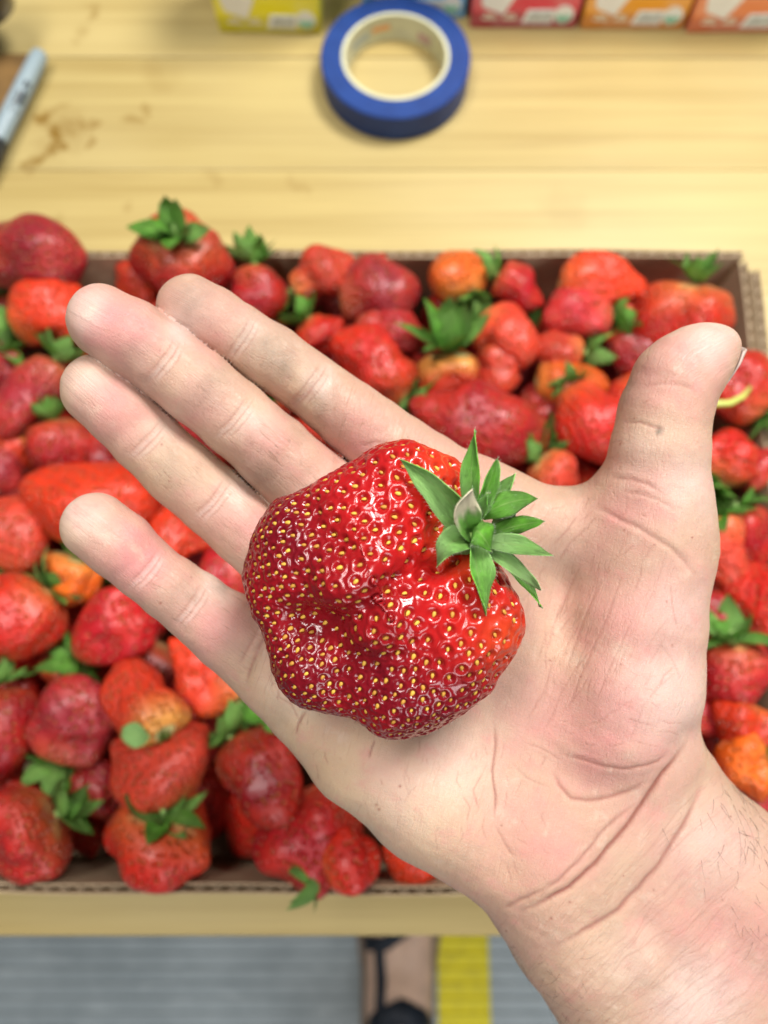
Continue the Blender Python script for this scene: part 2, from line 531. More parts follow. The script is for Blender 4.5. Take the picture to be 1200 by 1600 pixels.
def berry_geo(L, W, T, shape, seed, nu=44, nv=34):
    """calyx end at +z; returns verts, quads, shoulder weight"""
    g = np.random.default_rng(seed)
    t = np.linspace(0, 1, nv + 1)                                    # 0 = calyx end, 1 = tip
    prof = {'cone': (.62, .72), 'round': (.92, .62), 'block': (.90, .42), 'long': (.80, .50), 'wide': (1.15, .60), 'lobed': (.85, .58)}[shape]
    r = np.sin(np.pi * np.clip(t, 0, 1) ** prof[0]) ** prof[1]
    r = r / r.max()
    zc = .5 - t
    zz = np.sign(zc) * (np.abs(zc) * 2) ** .92 * .5
    th = np.linspace(0, 2 * np.pi, nu, endpoint=False)
    TT, TH = np.meshgrid(t, th, indexing='ij')
    RR = r[:, None] * np.ones_like(TH)
    X = RR * np.cos(TH) * W / 2; Y = RR * np.sin(TH) * T / 2; Z = (zz[:, None] * np.ones_like(TH)) * L
    if shape in ('wide', 'lobed'):
        nl = {'wide': g.integers(2, 4), 'lobed': 2}[shape]
        k = np.cos(np.pi * nl * X / (W * .5) * .5 + g.uniform(0, .8))
        amp = .16 if shape == 'wide' else .22
        Z += -amp * L * np.clip(TT * 1.6, 0, 1) * (1 - k) * .5
        rad = 1 + .12 * k * np.sin(np.pi * TT)
        Y *= rad
    nr = g.integers(4, 8); rib = 1 + g.uniform(.02, .06) * np.cos(nr * TH + g.uniform(0, 6) + 1.2 * TT) * np.sin(np.pi * TT) ** .7 + .05 * np.cos(2 * TH + g.uniform(0, 6)) * TT
    X *= rib; Y *= rib
    Q = np.stack([X, Y, Z], -1).reshape(-1, 3)
    sc = max(L, W)
    d = np.zeros(len(Q)); 
    for _ in range(7):
        kv = g.normal(size=3) * 4.2 / sc
        d += .030 * np.sin(Q @ kv + g.uniform(0, 6.28))
    for _ in range(6):
        kv = g.normal(size=3) * 9.0 / sc
        d += .008 * np.sin(Q @ kv + g.uniform(0, 6.28))
    nrm = Q / (np.linalg.norm(Q, axis=1, keepdims=True) + 1e-9)
    Q = Q + nrm * (d * sc)[:, None] * np.sin(np.pi * np.clip(TT, .06, .94)).reshape(-1, 1)
    # dent where the calyx sits
    dent = np.exp(-((TT.reshape(-1)) / .10) ** 2)
    Q[:, 2] -= dent * .07 * L
    Q[:nu] = Q[:nu].mean(0); Q[-nu:] = Q[-nu:].mean(0)
    sh = np.clip(1 - TT.reshape(-1) / .42 + .12 * np.sin(3 * TH.reshape(-1) + seed), 0, 1) ** 1.3
    i, j = np.meshgrid(np.arange(nv), np.arange(nu), indexing='ij')
    a = i * nu + j; b = i * nu + (j + 1) % nu
    F = np.stack([a, a + nu, b + nu, b], -1).reshape(-1, 4)
    return Q, F, sh

def add_calyx(root, topz, g, n=9, size=1.0, spread=None, stem=None):
    spread = g.uniform(-.35, .55) if spread is None else spread
    for k in range(n):
        s = bpy.data.objects.new('sepal', SEP[int(g.integers(len(SEP)))])
        COL.objects.link(s); s.parent = root
        a = 2 * math.pi * k / n + g.uniform(-.25, .25)
        el = spread + g.uniform(-.35, .45) + (.25 if k % 2 else 0)
        s.rotation_euler = (Matrix.Rotation(a, 4, 'Z') @ Matrix.Rotation(-el, 4, 'Y')).to_euler()
        s.location = (math.cos(a) * .0015, math.sin(a) * .0015, topz)
        sz = size * g.uniform(.8, 1.2); s.scale = (sz, sz, sz)
    if stem != 0:
        s = bpy.data.objects.new('stem', STEM); COL.objects.link(s); s.parent = root
        s.location = (0, 0, topz); s.scale = (1, 1, 1.0 if stem is None else stem)
        s.rotation_euler = (g.uniform(-.4, .4), g.uniform(-.4, .4), g.uniform(0, 6))

GROUP = 'strawberries heaped in the cardboard tray'
def berry(idx, u, v, Lp, Wp, ang, elev, colr, shape, cal, h, label, flat=.88, seed=None, nsep=10, spread=None, csize=1.5, stem=None, roll=0):
    seed = idx * 13 + 5 if seed is None else seed
    g = np.random.default_rng(seed + 1000)
    p, t = at(u, v, h / 100)
    k = t / 1200
    L, W = Lp * k * 1.08, Wp * k * 1.10
    Q, F, sh = berry_geo(L, W, min(W, L * 1.2) * flat, shape, seed)
    o = new_mesh('strawberry', Q, F, MAT['flesh'])
    attr(o, 'shoulder', sh)
    c = np.array(COLR[colr]); c[:3] *= g.uniform(.68, 1.0)
    o.color = tuple(c)
    a, e = R(ang), R(elev)
    zax = Vector((math.cos(a) * math.cos(e), math.sin(a) * math.cos(e), math.sin(e)))
    upv = Vector((0, 0, 1)) if abs(zax.z) < .95 else Vector((0, 1, 0))
    xax = upv.cross(zax).normalized(); yax = zax.cross(xax)          # width axis lies level
    mtx = Matrix((xax, yax, zax)).transposed() @ Matrix.Rotation(R(roll), 3, 'Z')
    o.matrix_world = Matrix.Translation(Vector(p)) @ mtx.to_4x4()
    tag(o, label, 'strawberry', GROUP)
    if cal: add_calyx(o, L * .44, g, nsep, csize, spread, stem)
    return o

B = [
 # u, v, L, W, calyx angle, calyx elevation, colour, shape, calyx?, height cm, label
 (42, 402, 178, 92, 175, -5, 'dusky', 'long', 1, 8.6, 'long dusky crimson strawberry poking above the far rim at the upper left'),
 (74, 496, 118, 104, 188, -10, 'bright', 'lobed', 1, 7.8, 'vivid orange-red twin-lobed strawberry to the left of the middle fingertip'),
 (46, 618, 150, 76, 58, 5, 'dusky', 'long', 1, 8.0, 'long dark crimson strawberry lying diagonally, left of the ring fingertip'),
 (92, 700, 92, 96, 100, 25, 'crimson', 'block', 1, 7.2, 'ribbed purple-crimson strawberry under a broad green calyx, below the ring fingertip'),
 (132, 792, 130, 184, 265, -35, 'bright', 'wide', 1, 7.4, 'broad ridged strawberry with an orange-red crest, directly behind the pinky tip'),
 (22, 835, 118, 104, 250, -20, 'coral', 'round', 1, 7.6, 'coral strawberry at the left edge beside the broad ridged one'),
 (6, 735, 90, 74, 120, 0, 'dusky', 'round', 0, 6.6, 'dark purplish strawberry cut by the left edge, above the coral one'),
 (112, 906, 84, 88, 75, 20, 'orange', 'cone', 1, 6.9, 'small bright orange strawberry with a sliver of leaf just below the pinky tip'),
 (30, 966, 136, 124, 50, -5, 'red', 'round', 1, 7.6, 'large round red strawberry with orange flanks at the left edge, below the small orange one'),
 (168, 988, 142, 112, 215, -25, 'crimson', 'wide', 1, 7.6, 'glistening bumpy crimson strawberry along the lower side of the pinky'),
 (112, 1126, 146, 116, 248, -20, 'dusky', 'round', 1, 7.4, 'large dull red egg-shaped strawberry between two leafy tufts at lower left'),
 (4, 1152, 170, 94, 100, 15, 'deep', 'cone', 1, 7.2, 'very dark red strawberry at the left edge with green sepals folded across its face'),
 (226, 1088, 168, 98, 305, 12, 'half', 'cone', 1, 8.4, 'orange-red strawberry with a pale yellowish green shoulder pointing down right'),
 (322, 1052, 150, 92, 318, -10, 'bright', 'cone', 1, 7.4, 'smooth orange-red strawberry tucked under the base of the pinky'),
 (292, 1092, 110, 66, 60, -10, 'deep', 'long', 0, 6.8, 'narrow deep purple strawberry squeezed between the pale-shouldered berry and the pinky'),
 (252, 1200, 152, 148, 285, -15, 'coral', 'wide', 0, 7.0, 'broad coral strawberry beneath the pale-shouldered one'),
 (250, 1308, 106, 172, 72, 38, 'red', 'lobed', 1, 7.4, 'wide red strawberry with bright left end and leafy top, against the front wall'),
 (38, 1300, 132, 138, 28, 8, 'crimson', 'round', 1, 7.6, 'big round crimson strawberry in the lower left corner, pale green calyx to its right'),
 (150, 1222, 84, 92, 225, 10, 'deep', 'round', 1, 5.6, 'shadowed dark strawberry deep in the leafy gap at lower left'),
 (402, 1216, 170, 120, 130, -12, 'deep', 'round', 1, 7.8, 'large smooth deep crimson strawberry beside the lower palm edge'),
 (492, 1296, 150, 138, 60, -15, 'crimson', 'wide', 0, 7.2, 'knobbly folded crimson strawberry under the heel of the hand'),
 (548, 1346, 92, 98, 200, -5, 'red', 'round', 1, 8.4, 'red rounded strawberry end hanging over the front rim with a green tuft at left'),
 (642, 1346, 74, 78, 80, -5, 'bright', 'round', 0, 7.0, 'small orange-red strawberry at the front rim, just left of the wrist'),
 (284, 826, 128, 96, 60, -10, 'bright', 'cone', 0, 7.0, 'orange-red strawberry showing in the gap between ring finger and pinky'),
 (356, 896, 92, 84, 10, 0, 'crimson', 'round', 0, 6.8, 'crimson strawberry glimpsed between ring finger and pinky close to the palm'),
 (288, 398, 104, 128, 100, 86, 'crimson', 'lobed', 1, 9.2, 'dark red twin-cheeked strawberry standing above the far rim with upright light green leaves'),
 (214, 438, 66, 62, 45, 0, 'half', 'round', 0, 6.6, 'small half-ripe orange strawberry in shadow by the far wall, above the middle finger'),
 (400, 456, 92, 86, 92, 18, 'crimson', 'round', 1, 8.2, 'crimson strawberry with a spiky upright calyx against the far rim, above the index finger'),
 (500, 432, 112, 62, 205, -8, 'coral', 'long', 1, 8.0, 'dull brick-red slanting strawberry with a leafy tuft below it, near the far wall'),
 (586, 424, 62, 58, 90, -10, 'red', 'round', 0, 7.4, 'little red strawberry peeping behind the dusky purple one at the far wall'),
 (588, 460, 128, 82, 182, -10, 'dusky', 'block', 0, 7.8, 'dusky purple blunt strawberry lying sideways left of the big leaf cluster'),
 (714, 434, 92, 76, 290, 5, 'orange', 'round', 1, 8.2, 'bright orange rounded strawberry at the far wall behind the big leaf cluster'),
 (810, 452, 86, 66, 148, 8, 'crimson', 'cone', 1, 7.8, 'shiny crimson cone strawberry right of the big leaf cluster'),
 (704, 582, 74, 92, 95, 48, 'half', 'lobed', 1, 8.2, 'small two-tone orange and red strawberry below the big leaf cluster'),
 (606, 524, 118, 84, 165, -5, 'pink', 'round', 0, 7.4, 'pinkish crimson strawberry half behind the bright one above the index finger'),
 (584, 574, 156, 92, 325, -12, 'red', 'long', 1, 8.3, 'long vivid crimson strawberry lying against the index finger'),
 (788, 530, 104, 78, 150, -8, 'coral', 'block', 1, 7.8, 'coral strawberry right of the big leaf cluster, upper of a touching pair'),
 (780, 580, 78, 76, 100, -15, 'coral', 'cone', 0, 7.4, 'coral blunt-tipped strawberry, lower of a touching pair in mid tray'),
 (938, 450, 138, 62, 178, -5, 'bright', 'long', 0, 8.0, 'elongated orange-red strawberry lying level near the far right wall'),
 (906, 496, 112, 66, 4, -4, 'pink', 'block', 1, 7.8, 'blocky pink-red strawberry just below the elongated orange-red one'),
 (982, 502, 62, 54, 240, 5, 'coral', 'round', 1, 7.0, 'small coral strawberry wedged left of the leafy-topped red one'),
 (874, 546, 88, 64, 352, 0, 'coral', 'round', 1, 7.6, 'rounded coral-red strawberry with a leaf tuft at its right end in mid tray'),
 (986, 548, 92, 74, 130, -8, 'deep', 'round', 0, 6.9, 'dark red strawberry in shade just left of the thumb'),
 (1072, 492, 106, 132, 80, 42, 'red', 'lobed', 1, 8.2, 'big leafy-topped red strawberry in the far right corner above the thumb'),
 (888, 598, 112, 62, 172, -6, 'orange', 'long', 0, 7.4, 'dull orange strawberry lying behind the tall glossy one left of the thumb'),
 (930, 658, 156, 92, 118, 0, 'red', 'round', 1, 8.4, 'tall glossy red strawberry standing along the left side of the thumb'),
 (758, 664, 228, 84, 346, -8, 'crimson', 'long', 1, 8.2, 'very long crimson strawberry stretched above the palm edge'),
 (868, 744, 82, 72, 140, 22, 'coral', 'round', 1, 7.8, 'red strawberry with star-shaped leaves peeping over the web of the thumb'),
 (1148, 606, 126, 104, 315, -6, 'red', 'round', 1, 8.4, 'glossy red strawberry with a curved yellow-green stalk right of the thumb tip'),
 (1134, 716, 96, 90, 248, 0, 'red', 'round', 1, 7.8, 'shiny scarlet strawberry by the right wall, second down beside the thumb'),
 (1126, 866, 132, 88, 108, 10, 'coral', 'cone', 1, 8.0, 'matte coral cone strawberry right of the thumb base'),
 (1172, 838, 94, 62, 110, 0, 'crimson', 'cone', 1, 7.2, 'crimson strawberry behind the matte coral one by the right wall'),
 (1186, 934, 116, 112, 340, -6, 'red', 'round', 0, 7.8, 'large round red strawberry cut by the right edge, level with the thenar pad'),
 (1146, 1046, 112, 92, 102, 32, 'crimson', 'block', 1, 7.8, 'squarish crimson strawberry with dark leafy top right of the palm'),
 (1098, 1056, 74, 54, 20, 0, 'pink', 'round', 1, 7.4, 'thin sliver of pink-red strawberry touching the right side of the palm'),
 (1090, 1118, 62, 54, 240, -5, 'pink', 'round', 0, 7.2, 'small pink strawberry peeking out where palm meets wrist'),
 (1164, 1138, 84, 104, 60, -10, 'bright', 'round', 0, 7.8, 'fiery orange-red strawberry stacked on the orange one right of the wrist'),
 (1164, 1192, 84, 112, 14, 6, 'orange', 'round', 1, 8.0, 'bright orange strawberry with a pale green leaf on its right, beside the wrist'),
 (1184, 1262, 62, 54, 240, -5, 'pink', 'round', 0, 6.8, 'purplish pink strawberry below the orange one beside the wrist hairs'),
 (500, 520, 64, 66, 130, 15, 'red', 'round', 1, 7.0, 'small red strawberry peeking over the index finger below the brick-red one'),
 (6, 580, 72, 70, 100, 20, 'deep', 'round', 1, 6.8, 'dark red strawberry with green leaves at the left edge, below the vivid twin-lobed one'),
 (22, 700, 70, 80, 60, 0, 'half', 'round', 0, 6.2, 'half-ripe brownish orange strawberry sunk between purple ones at the left edge'),
 (172, 712, 92, 84, 100, 0, 'deep', 'round', 0, 6.8, 'deep red strawberry partly under the ring finger, right of the ribbed purple one'),
 (846, 640, 84, 66, 190, 0, 'deep', 'round', 0, 6.4, 'shaded dark strawberry between the very long one and the tall glossy one'),
 (1172, 736, 74, 66, 300, 0, 'crimson', 'round', 0, 7.0, 'dull crimson strawberry between the scarlet one and the right wall'),
]
EXTRA = {25: dict(nsep=8, spread=.45, csize=1.7), 31: dict(spread=.2), 33: dict(nsep=13, spread=.75, csize=2.1),
         27: dict(spread=.6, csize=1.5), 16: dict(spread=.1, csize=1.5), 21: dict(spread=.25, csize=1.5), 43: dict(spread=.5),
         3: dict(spread=.6, csize=1.3), 12: dict(nsep=5, spread=-.6, csize=.9), 28: dict(csize=1.4, spread=.9), 53: dict(csize=1.5, spread=.4),
         17: dict(csize=1.5, spread=.5), 47: dict(csize=1.3, spread=.9), 45: dict(csize=1.3), 18: dict(csize=1.4), 13: dict(csize=1.3, spread=.6)}
for i, row in enumerate(B):
    berry(i, *row, **EXTRA.get(i, {}))

# berries hidden behind the hand and the lower layer glimpsed in the gaps
def fillers():
    g = np.random.default_rng(99)
    n = 0
    meshes = []
    for k in range(6):
        Q, F, sh = berry_geo(.043 * g.uniform(.85, 1.15), .038 * g.uniform(.85, 1.1), .035, ['round', 'cone', 'block', 'lobed'][k % 4], 500 + k, 28, 20)
        o = new_mesh('strawberry', Q, F, MAT['flesh']); attr(o, 'shoulder', sh); meshes.append(o.data); bpy.data.objects.remove(o)
    def put(x, y, z, label, group, cal):
        o = bpy.data.objects.new('strawberry', meshes[int(g.integers(6))]); COL.objects.link(o)
        o.location = (x, y, z); o.rotation_euler = (g.uniform(0, 6.28), g.uniform(0, 6.28), g.uniform(0, 6.28))
        c = np.array(COLR[['deep', 'crimson', 'red', 'dusky'][int(g.integers(4))]]); c[:3] *= .8; o.color = tuple(c)
        tag(o, label, 'strawberry', group)
        if cal: add_calyx(o, .017, g, 7, 1.2, None)
    nx, ny = 13, 9
    for i in range(nx):
        for j in range(ny):
            x = XL + .026 + (XR - XL - .052) * i / (nx - 1) + g.uniform(-.006, .006)
            y = YF + .026 + (YB - YF - .052) * j / (ny - 1) + g.uniform(-.006, .006)
            put(x, y, (.030 if (i * 7 + j * 3) % 5 else .040) + g.uniform(-.003, .006), 'strawberry of the lower layer, barely glimpsed in the dark gaps between the top berries',
                'strawberries in the lower layer of the tray', (i + j) % 2 == 0)
    for (u, v) in [(210, 600), (330, 660), (420, 560), (300, 560), (440, 700), (520, 800), (420, 850), (640, 820), (560, 930), (680, 960), (800, 860), (900, 860),
                   (500, 1050), (620, 1080), (760, 1060), (880, 1000), (1000, 900), (1000, 1040), (560, 1180), (680, 1210), (800, 1180), (920, 1150), (760, 1310), (880, 1280), (1020, 1190), (1030, 760), (1000, 640), (1100, 980), (1080, 1250), (980, 1330)]:
        p, t = at(u, v, .066)
        put(p[0], p[1], .066 + g.uniform(-.004, .004), 'strawberry of the top layer lying behind the hand and out of sight', 'strawberries hidden behind the hand', False)
fillers()


# the curved stalk lying on the berry right of the thumb
pts = [np.array(at(u, v, h)[0]) for u, v, h in ((1092, 624, .1045), (1115, 631, .106), (1140, 630, .1065), (1160, 620, .1045), (1172, 606, .100))]
v_, f_ = tube_geo(pts, [.0016, .0017, .0016, .0014, .001], 10)
so = new_mesh('berry_stalk', v_, f_, plain('stalk', (.52, .58, .12), .45))
tag(so, 'curved yellow-green berry stalk lying across the red strawberry right of the thumb tip', 'stalk')

# small loose leaf lying on the coral berry
lv, luv, lf_ = sepal_geo(.016, .0115, .7, .35, .2, 8, 6, .5, .35)
p0 = np.array(at(190, 1144, .101)[0])
lo = new_mesh('loose_leaf', lv, lf_, MAT['leaf_main']); attr(lo, 'leaf', luv); attr(lo, 'under', np.full(len(lv), .9)); attr(lo, 'cream', np.zeros(len(lv)))
lo.location = p0; lo.rotation_euler = (.15, -.05, -.12)
md = lo.modifiers.new('solid', 'SOLIDIFY'); md.thickness = .0003
tag(lo, 'single pale green loose leaf resting on the broad coral strawberry', 'leaf')

# ---------------------------------------------------------------- things at the back of the table
def build_tape():
    zt = .0215
    (c1, t1) = at(618, 87, zt)
    ro = 117.5 / 1200 * t1; ri = 79 / 1200 * t1
    root = empty('tape_roll', (c1[0], c1[1], 0))
    tag(root, 'roll of blue masking tape lying flat at the back of the table', 'tape')
    m = M('blue_tape'); co = m.coord()
    sep = m.n('ShaderNodeVectorMath', operation='LENGTH'); xy = m.mapping(co, (1, 1, 0)); m.l(xy, sep.inputs[0])
    w = m.noise(m.mapping(sep.outputs['Value'], (1, 1, 1)), 900, 2)
    n = m.noise(co, 60, 4)
    c = m.mix(m.ramp(n, .3, .7), (.006, .030, .155), (.009, .042, .20))
    c = m.mix(m.ramp(w, .45, .7, 0, .35), c, (.02, .075, .30))
    m.set(Base_Color=c, Roughness=.5, Specular_IOR_Level=.35)
    b = .0009
    v, f = lathe_geo([(ri + .0027, 0.0004), (ro - b, 0.0004), (ro, b), (ro, zt - b), (ro - b, zt), (ri + .0027, zt), (ri + .0027, .0004)], 96)
    o = new_mesh('tape', v, f, m.m, root)
    o.data.polygons.foreach_set('use_smooth', np.zeros(len(o.data.polygons), bool))
    o.modifiers.new('w', 'EDGE_SPLIT'); o.data.polygons.foreach_set('use_smooth', np.ones(len(o.data.polygons), bool))
    cm = plain('core_card', (.56, .55, .37), .7, .06)
    v, f = lathe_geo([(ri, .0005), (ri + .0026, .0005), (ri + .0026, zt + .0004), (ri, zt + .0004), (ri, .0005)], 96)
    core = new_mesh('core', v, f, cm, root); core.modifiers.new('w', 'EDGE_SPLIT')
    # printed marks inside the core
    def mark(a0, a1, z0, z1, col, nm):
        vv, ff = [], []
        for i in range(9):
            a = R(a0 + (a1 - a0) * i / 8)
            for z in (z0, z1): vv.append(((ri - .0003) * math.cos(a), (ri - .0003) * math.sin(a), z))
        for i in range(8): ff.append((2 * i, 2 * i + 2, 2 * i + 3, 2 * i + 1))
        new_mesh('print_mark', vv, ff, MAT.setdefault(nm, plain(nm, col, .7)), core)
    mark(96, 118, .010, .0145, (.72, .36, .14), 'print_orange')
    mark(122, 150, .007, .013, (.40, .45, .42), 'print_grey')
    mark(44, 62, .005, .012, (.46, .30, .28), 'print_brown')
    mark(70, 90, .006, .0085, (.55, .55, .42), 'print_olive')
build_tape()

def carton(u0, u1, vb, col, label, rot=0.0, deep=.045, high=.105, dark=None):
    pa, t = at(u0, vb, 0); pb, _ = at(u1, vb, 0)
    w = pb[0] - pa[0]
    root = empty('carton', ((pa[0] + pb[0]) / 2, pa[1], 0.0))
    root.rotation_euler = (0, 0, R(rot))
    tag(root, label, 'carton', 'row of small cartons along the back of the table')
    m = M('carton_' + '%d' % u0); co = m.coord()
    sep = m.n('ShaderNodeSeparateXYZ'); m.l(co, sep.inputs[0])
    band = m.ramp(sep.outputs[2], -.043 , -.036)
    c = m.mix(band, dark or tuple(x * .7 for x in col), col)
    c = m.mix(m.ramp(m.noise(co, 70, 4), .3, .7, 0, .15), c, (.8, .8, .75))
    m.set(Base_Color=c, Roughness=.32, Coat_Weight=.3)
    body = box_obj('carton_body', (0, deep / 2, high / 2 + .0005), (w, deep, high), m.m, root, bevel=.0012)
    wh = MAT.setdefault('label_white', plain('label_white', (.80, .80, .76), .4, .05))
    gy = MAT.setdefault('label_grey', plain('label_grey', (.50, .53, .50), .4, .2, 400))
    gn = MAT.setdefault('seal_green', plain('seal_green', (.22, .50, .36), .4))
    def flat(name, pts, mat, y=-.0006):
        k = len(pts)
        v = [(x, y, z) for x, z in pts] + [(x, .0004, z) for x, z in pts]
        f = [tuple(range(k)), tuple(range(2 * k - 1, k - 1, -1))] + [(i, i + k, (i + 1) % k + k, (i + 1) % k) for i in range(k)]
        return new_mesh(name, v, f, mat, body_child(root), smooth=False)
    def body_child(r): return r
    fx = lambda f_: -w / 2 + f_ * w
    flat('sticker', [(fx(.06), .032), (fx(.10), .019), (fx(.30), .0125), (fx(.40), .030)], wh)
    flat('label_patch', [(fx(.48), .0052), (fx(.76), .0052), (fx(.77), .0165), (fx(.52), .0165)], wh)
    flat('label_print', [(fx(.52), .0068), (fx(.74), .0068), (fx(.75), .0150), (fx(.55), .0150)], gy, -.0011)
    circ = lambda cx, cz, r: [(cx + r * math.cos(a), cz + r * math.sin(a)) for a in np.linspace(0, 2 * math.pi, 18, endpoint=False)]
    seal = flat('seal', circ(fx(.86), .0125, .0074), wh)
    h = [(fx(.86) + .0058 * math.cos(a), .0120 + .0058 * math.sin(a)) for a in np.linspace(math.pi, 2 * math.pi, 10)]
    flat('seal_print', h, gn, -.0011)
    for (a, b, z) in ((.11, .24, .0085), (.13, .22, .0115), (.30, .43, .0085), (.33, .40, .0115)):
        flat('text_line', [(fx(a), z), (fx(b), z), (fx(b), z + .0016), (fx(a), z + .0016)],
             MAT.setdefault('text_pale', plain('text_pale', (.72, .66, .50), .5)))
carton(343, 503, 53, (.86, .78, .002), 'bright yellow carton with a white patch, leftmost at the back of the table', rot=-1.5)
carton(566, 725, 30, (.16, .48, .78), 'light blue carton standing half hidden behind the blue tape roll')
carton(733, 898, 45, (.70, .035, .075), 'crimson red carton right of the blue tape roll', dark=(.36, .018, .04))
carton(905, 1064, 47, (.82, .34, .012), 'orange-yellow carton between the crimson and salmon ones', dark=(.55, .19, .015))
carton(1070, 1236, 52, (.80, .24, .085), 'salmon orange carton in the upper right corner', rot=.8, dark=(.55, .13, .05))

def build_pen():
    a, _ = at(64, 82, .011); b, _ = at(-34, 282, .011)
    ax = Vector(b - a); L = ax.length
    root = empty('marker_pen', tuple(a))
    root.rotation_euler = ax.to_track_quat('X', 'Z').to_euler()
    tag(root, 'silver grey marker pen with dark cap lying at the left edge', 'marker')
    m = M('pen_grey'); n = m.noise(m.coord(), 30, 3)
    m.set(Base_Color=m.mix(n, (.22, .29, .32), (.30, .37, .40)), Roughness=.35)
    rot = lambda pr: [(x, r * math.cos(t_), r * math.sin(t_)) for (r, x) in pr for t_ in np.linspace(0, 2 * math.pi, 20, endpoint=False)]
    def turned(name, prof, mat):
        n = 20; v = rot(prof); f = []
        for i in range(len(prof) - 1):
            for k in range(n): f.append((i * n + k, i * n + (k + 1) % n, (i + 1) * n + (k + 1) % n, (i + 1) * n + k))
        return new_mesh(name, v, f, mat, root)
    s = L * .70
    turned('barrel', [(.0002, 0), (.0042, .0003), (.0056, .002), (.0062, .006), (.0067, .03), (.0068, s)], m.m)
    dk = plain('pen_cap_dark', (.02, .025, .03), .4)
    turned('cap', [(.0060, s), (.0074, s + .0005), (.0073, L - .004), (.0052, L - .0005), (.0002, L)], dk)
    for (x0, x1, a0, a1) in ((.030, .036, 65, 100), (.038, .050, 60, 85), (.040, .052, 92, 112), (.053, .058, 66, 106)):
        vv, ff = [], []
        for i in range(5):
            x = x0 + (x1 - x0) * i / 4
            for aa in (a0, a1): vv.append((x, .00695 * math.cos(R(aa - 40)), .00695 * math.sin(R(aa - 40))))
        for i in range(4): ff.append((2 * i, 2 * i + 1, 2 * i + 3, 2 * i + 2))
        new_mesh('barrel_print', vv, ff, dk, root)
build_pen()

def build_left():
    # dark jar whose side shows in the upper left corner
    c, _ = at(-20, 14, .03)
    root = empty('dark_jar', tuple(c))
    tag(root, 'dark brown round jar cut off by the upper left corner', 'jar')
    m = M('dark_jar_glass'); m.set(Base_Color=(.018, .008, .005), Roughness=.15, Coat_Weight=.5)
    v, f = lathe_geo([(.0002, .001), (.019, .001), (.021, .003), (.021, .020), (.019, .024)], 40)
    new_mesh('jar_body', v, f, m.m, root)
    v, f = lathe_geo([(.0195, .0235), (.0212, .0245), (.0212, .034), (.0205, .035), (.0002, .035)], 40)
    new_mesh('lid', v, f, plain('jar_lid', (.03, .02, .012), .5), root)
    # thin dark brown flat piece filling the patch left of the pen
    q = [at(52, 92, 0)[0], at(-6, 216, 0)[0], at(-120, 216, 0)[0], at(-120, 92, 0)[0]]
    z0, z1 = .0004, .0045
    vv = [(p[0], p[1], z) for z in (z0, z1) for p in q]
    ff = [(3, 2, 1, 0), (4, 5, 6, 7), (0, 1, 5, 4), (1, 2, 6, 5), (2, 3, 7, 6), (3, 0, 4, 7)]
    bm = plain('slab_brown', (.16, .085, .022), .6, .3, 40)
    o = new_mesh('brown_slab', vv, ff, bm, smooth=False)
    tag(o, 'thin dark brown flat piece lying left of the marker pen', 'wood piece')
build_left()


# ---------------------------------------------------------------- implicit surfaces
def smin(a, b, k):
    h = np.clip(.5 + .5 * (b - a) / k, 0, 1)
    return b + (a - b) * h - k * h * (1 - h)

def cone_d(p, a, b, ra, rb):
    p = np.asarray(p)
    ab = b - a; L2 = ab @ ab
    t = np.clip(((p - a) @ ab) / L2, 0, 1) if L2 > 1e-12 else np.zeros(len(p))
    return np.linalg.norm(p - a - t[:, None] * ab, axis=1) - (ra + (rb - ra) * t)

def grid_field(fn, lo, hi, h, coarse=4, band=None):
    lo = np.array(lo, float); hi = np.array(hi, float)
    n = (np.ceil((hi - lo) / (h * coarse)).astype(int)) * coarse + 1
    nc = (n - 1) // coarse + 1
    H = h * coarse
    ax = [lo[i] + np.arange(nc[i]) * H for i in range(3)]
    G = np.stack(np.meshgrid(*ax, indexing='ij'), -1).reshape(-1, 3)
    fc = fn(G).reshape(nc)
    near = np.abs(fc) < (band or H * 2.2)
    F = np.repeat(np.repeat(np.repeat(fc, coarse, 0), coarse, 1), coarse, 2)
    N = np.repeat(np.repeat(np.repeat(near, coarse, 0), coarse, 1), coarse, 2)
    off = coarse // 2
    F = F[off:off + n[0], off:off + n[1], off:off + n[2]]; N = N[off:off + n[0], off:off + n[1], off:off + n[2]]
    n = np.array(F.shape)
    F = F.astype(np.float32).copy(); F = np.where(np.abs(F) < 1e-6, 1e-3, F)
    idx = np.argwhere(N)
    pts = lo + idx * h
    vals = np.empty(len(pts), np.float32)
    for i in range(0, len(pts), 400000): vals[i:i + 400000] = fn(pts[i:i + 400000])
    F[N] = vals
    return F, lo

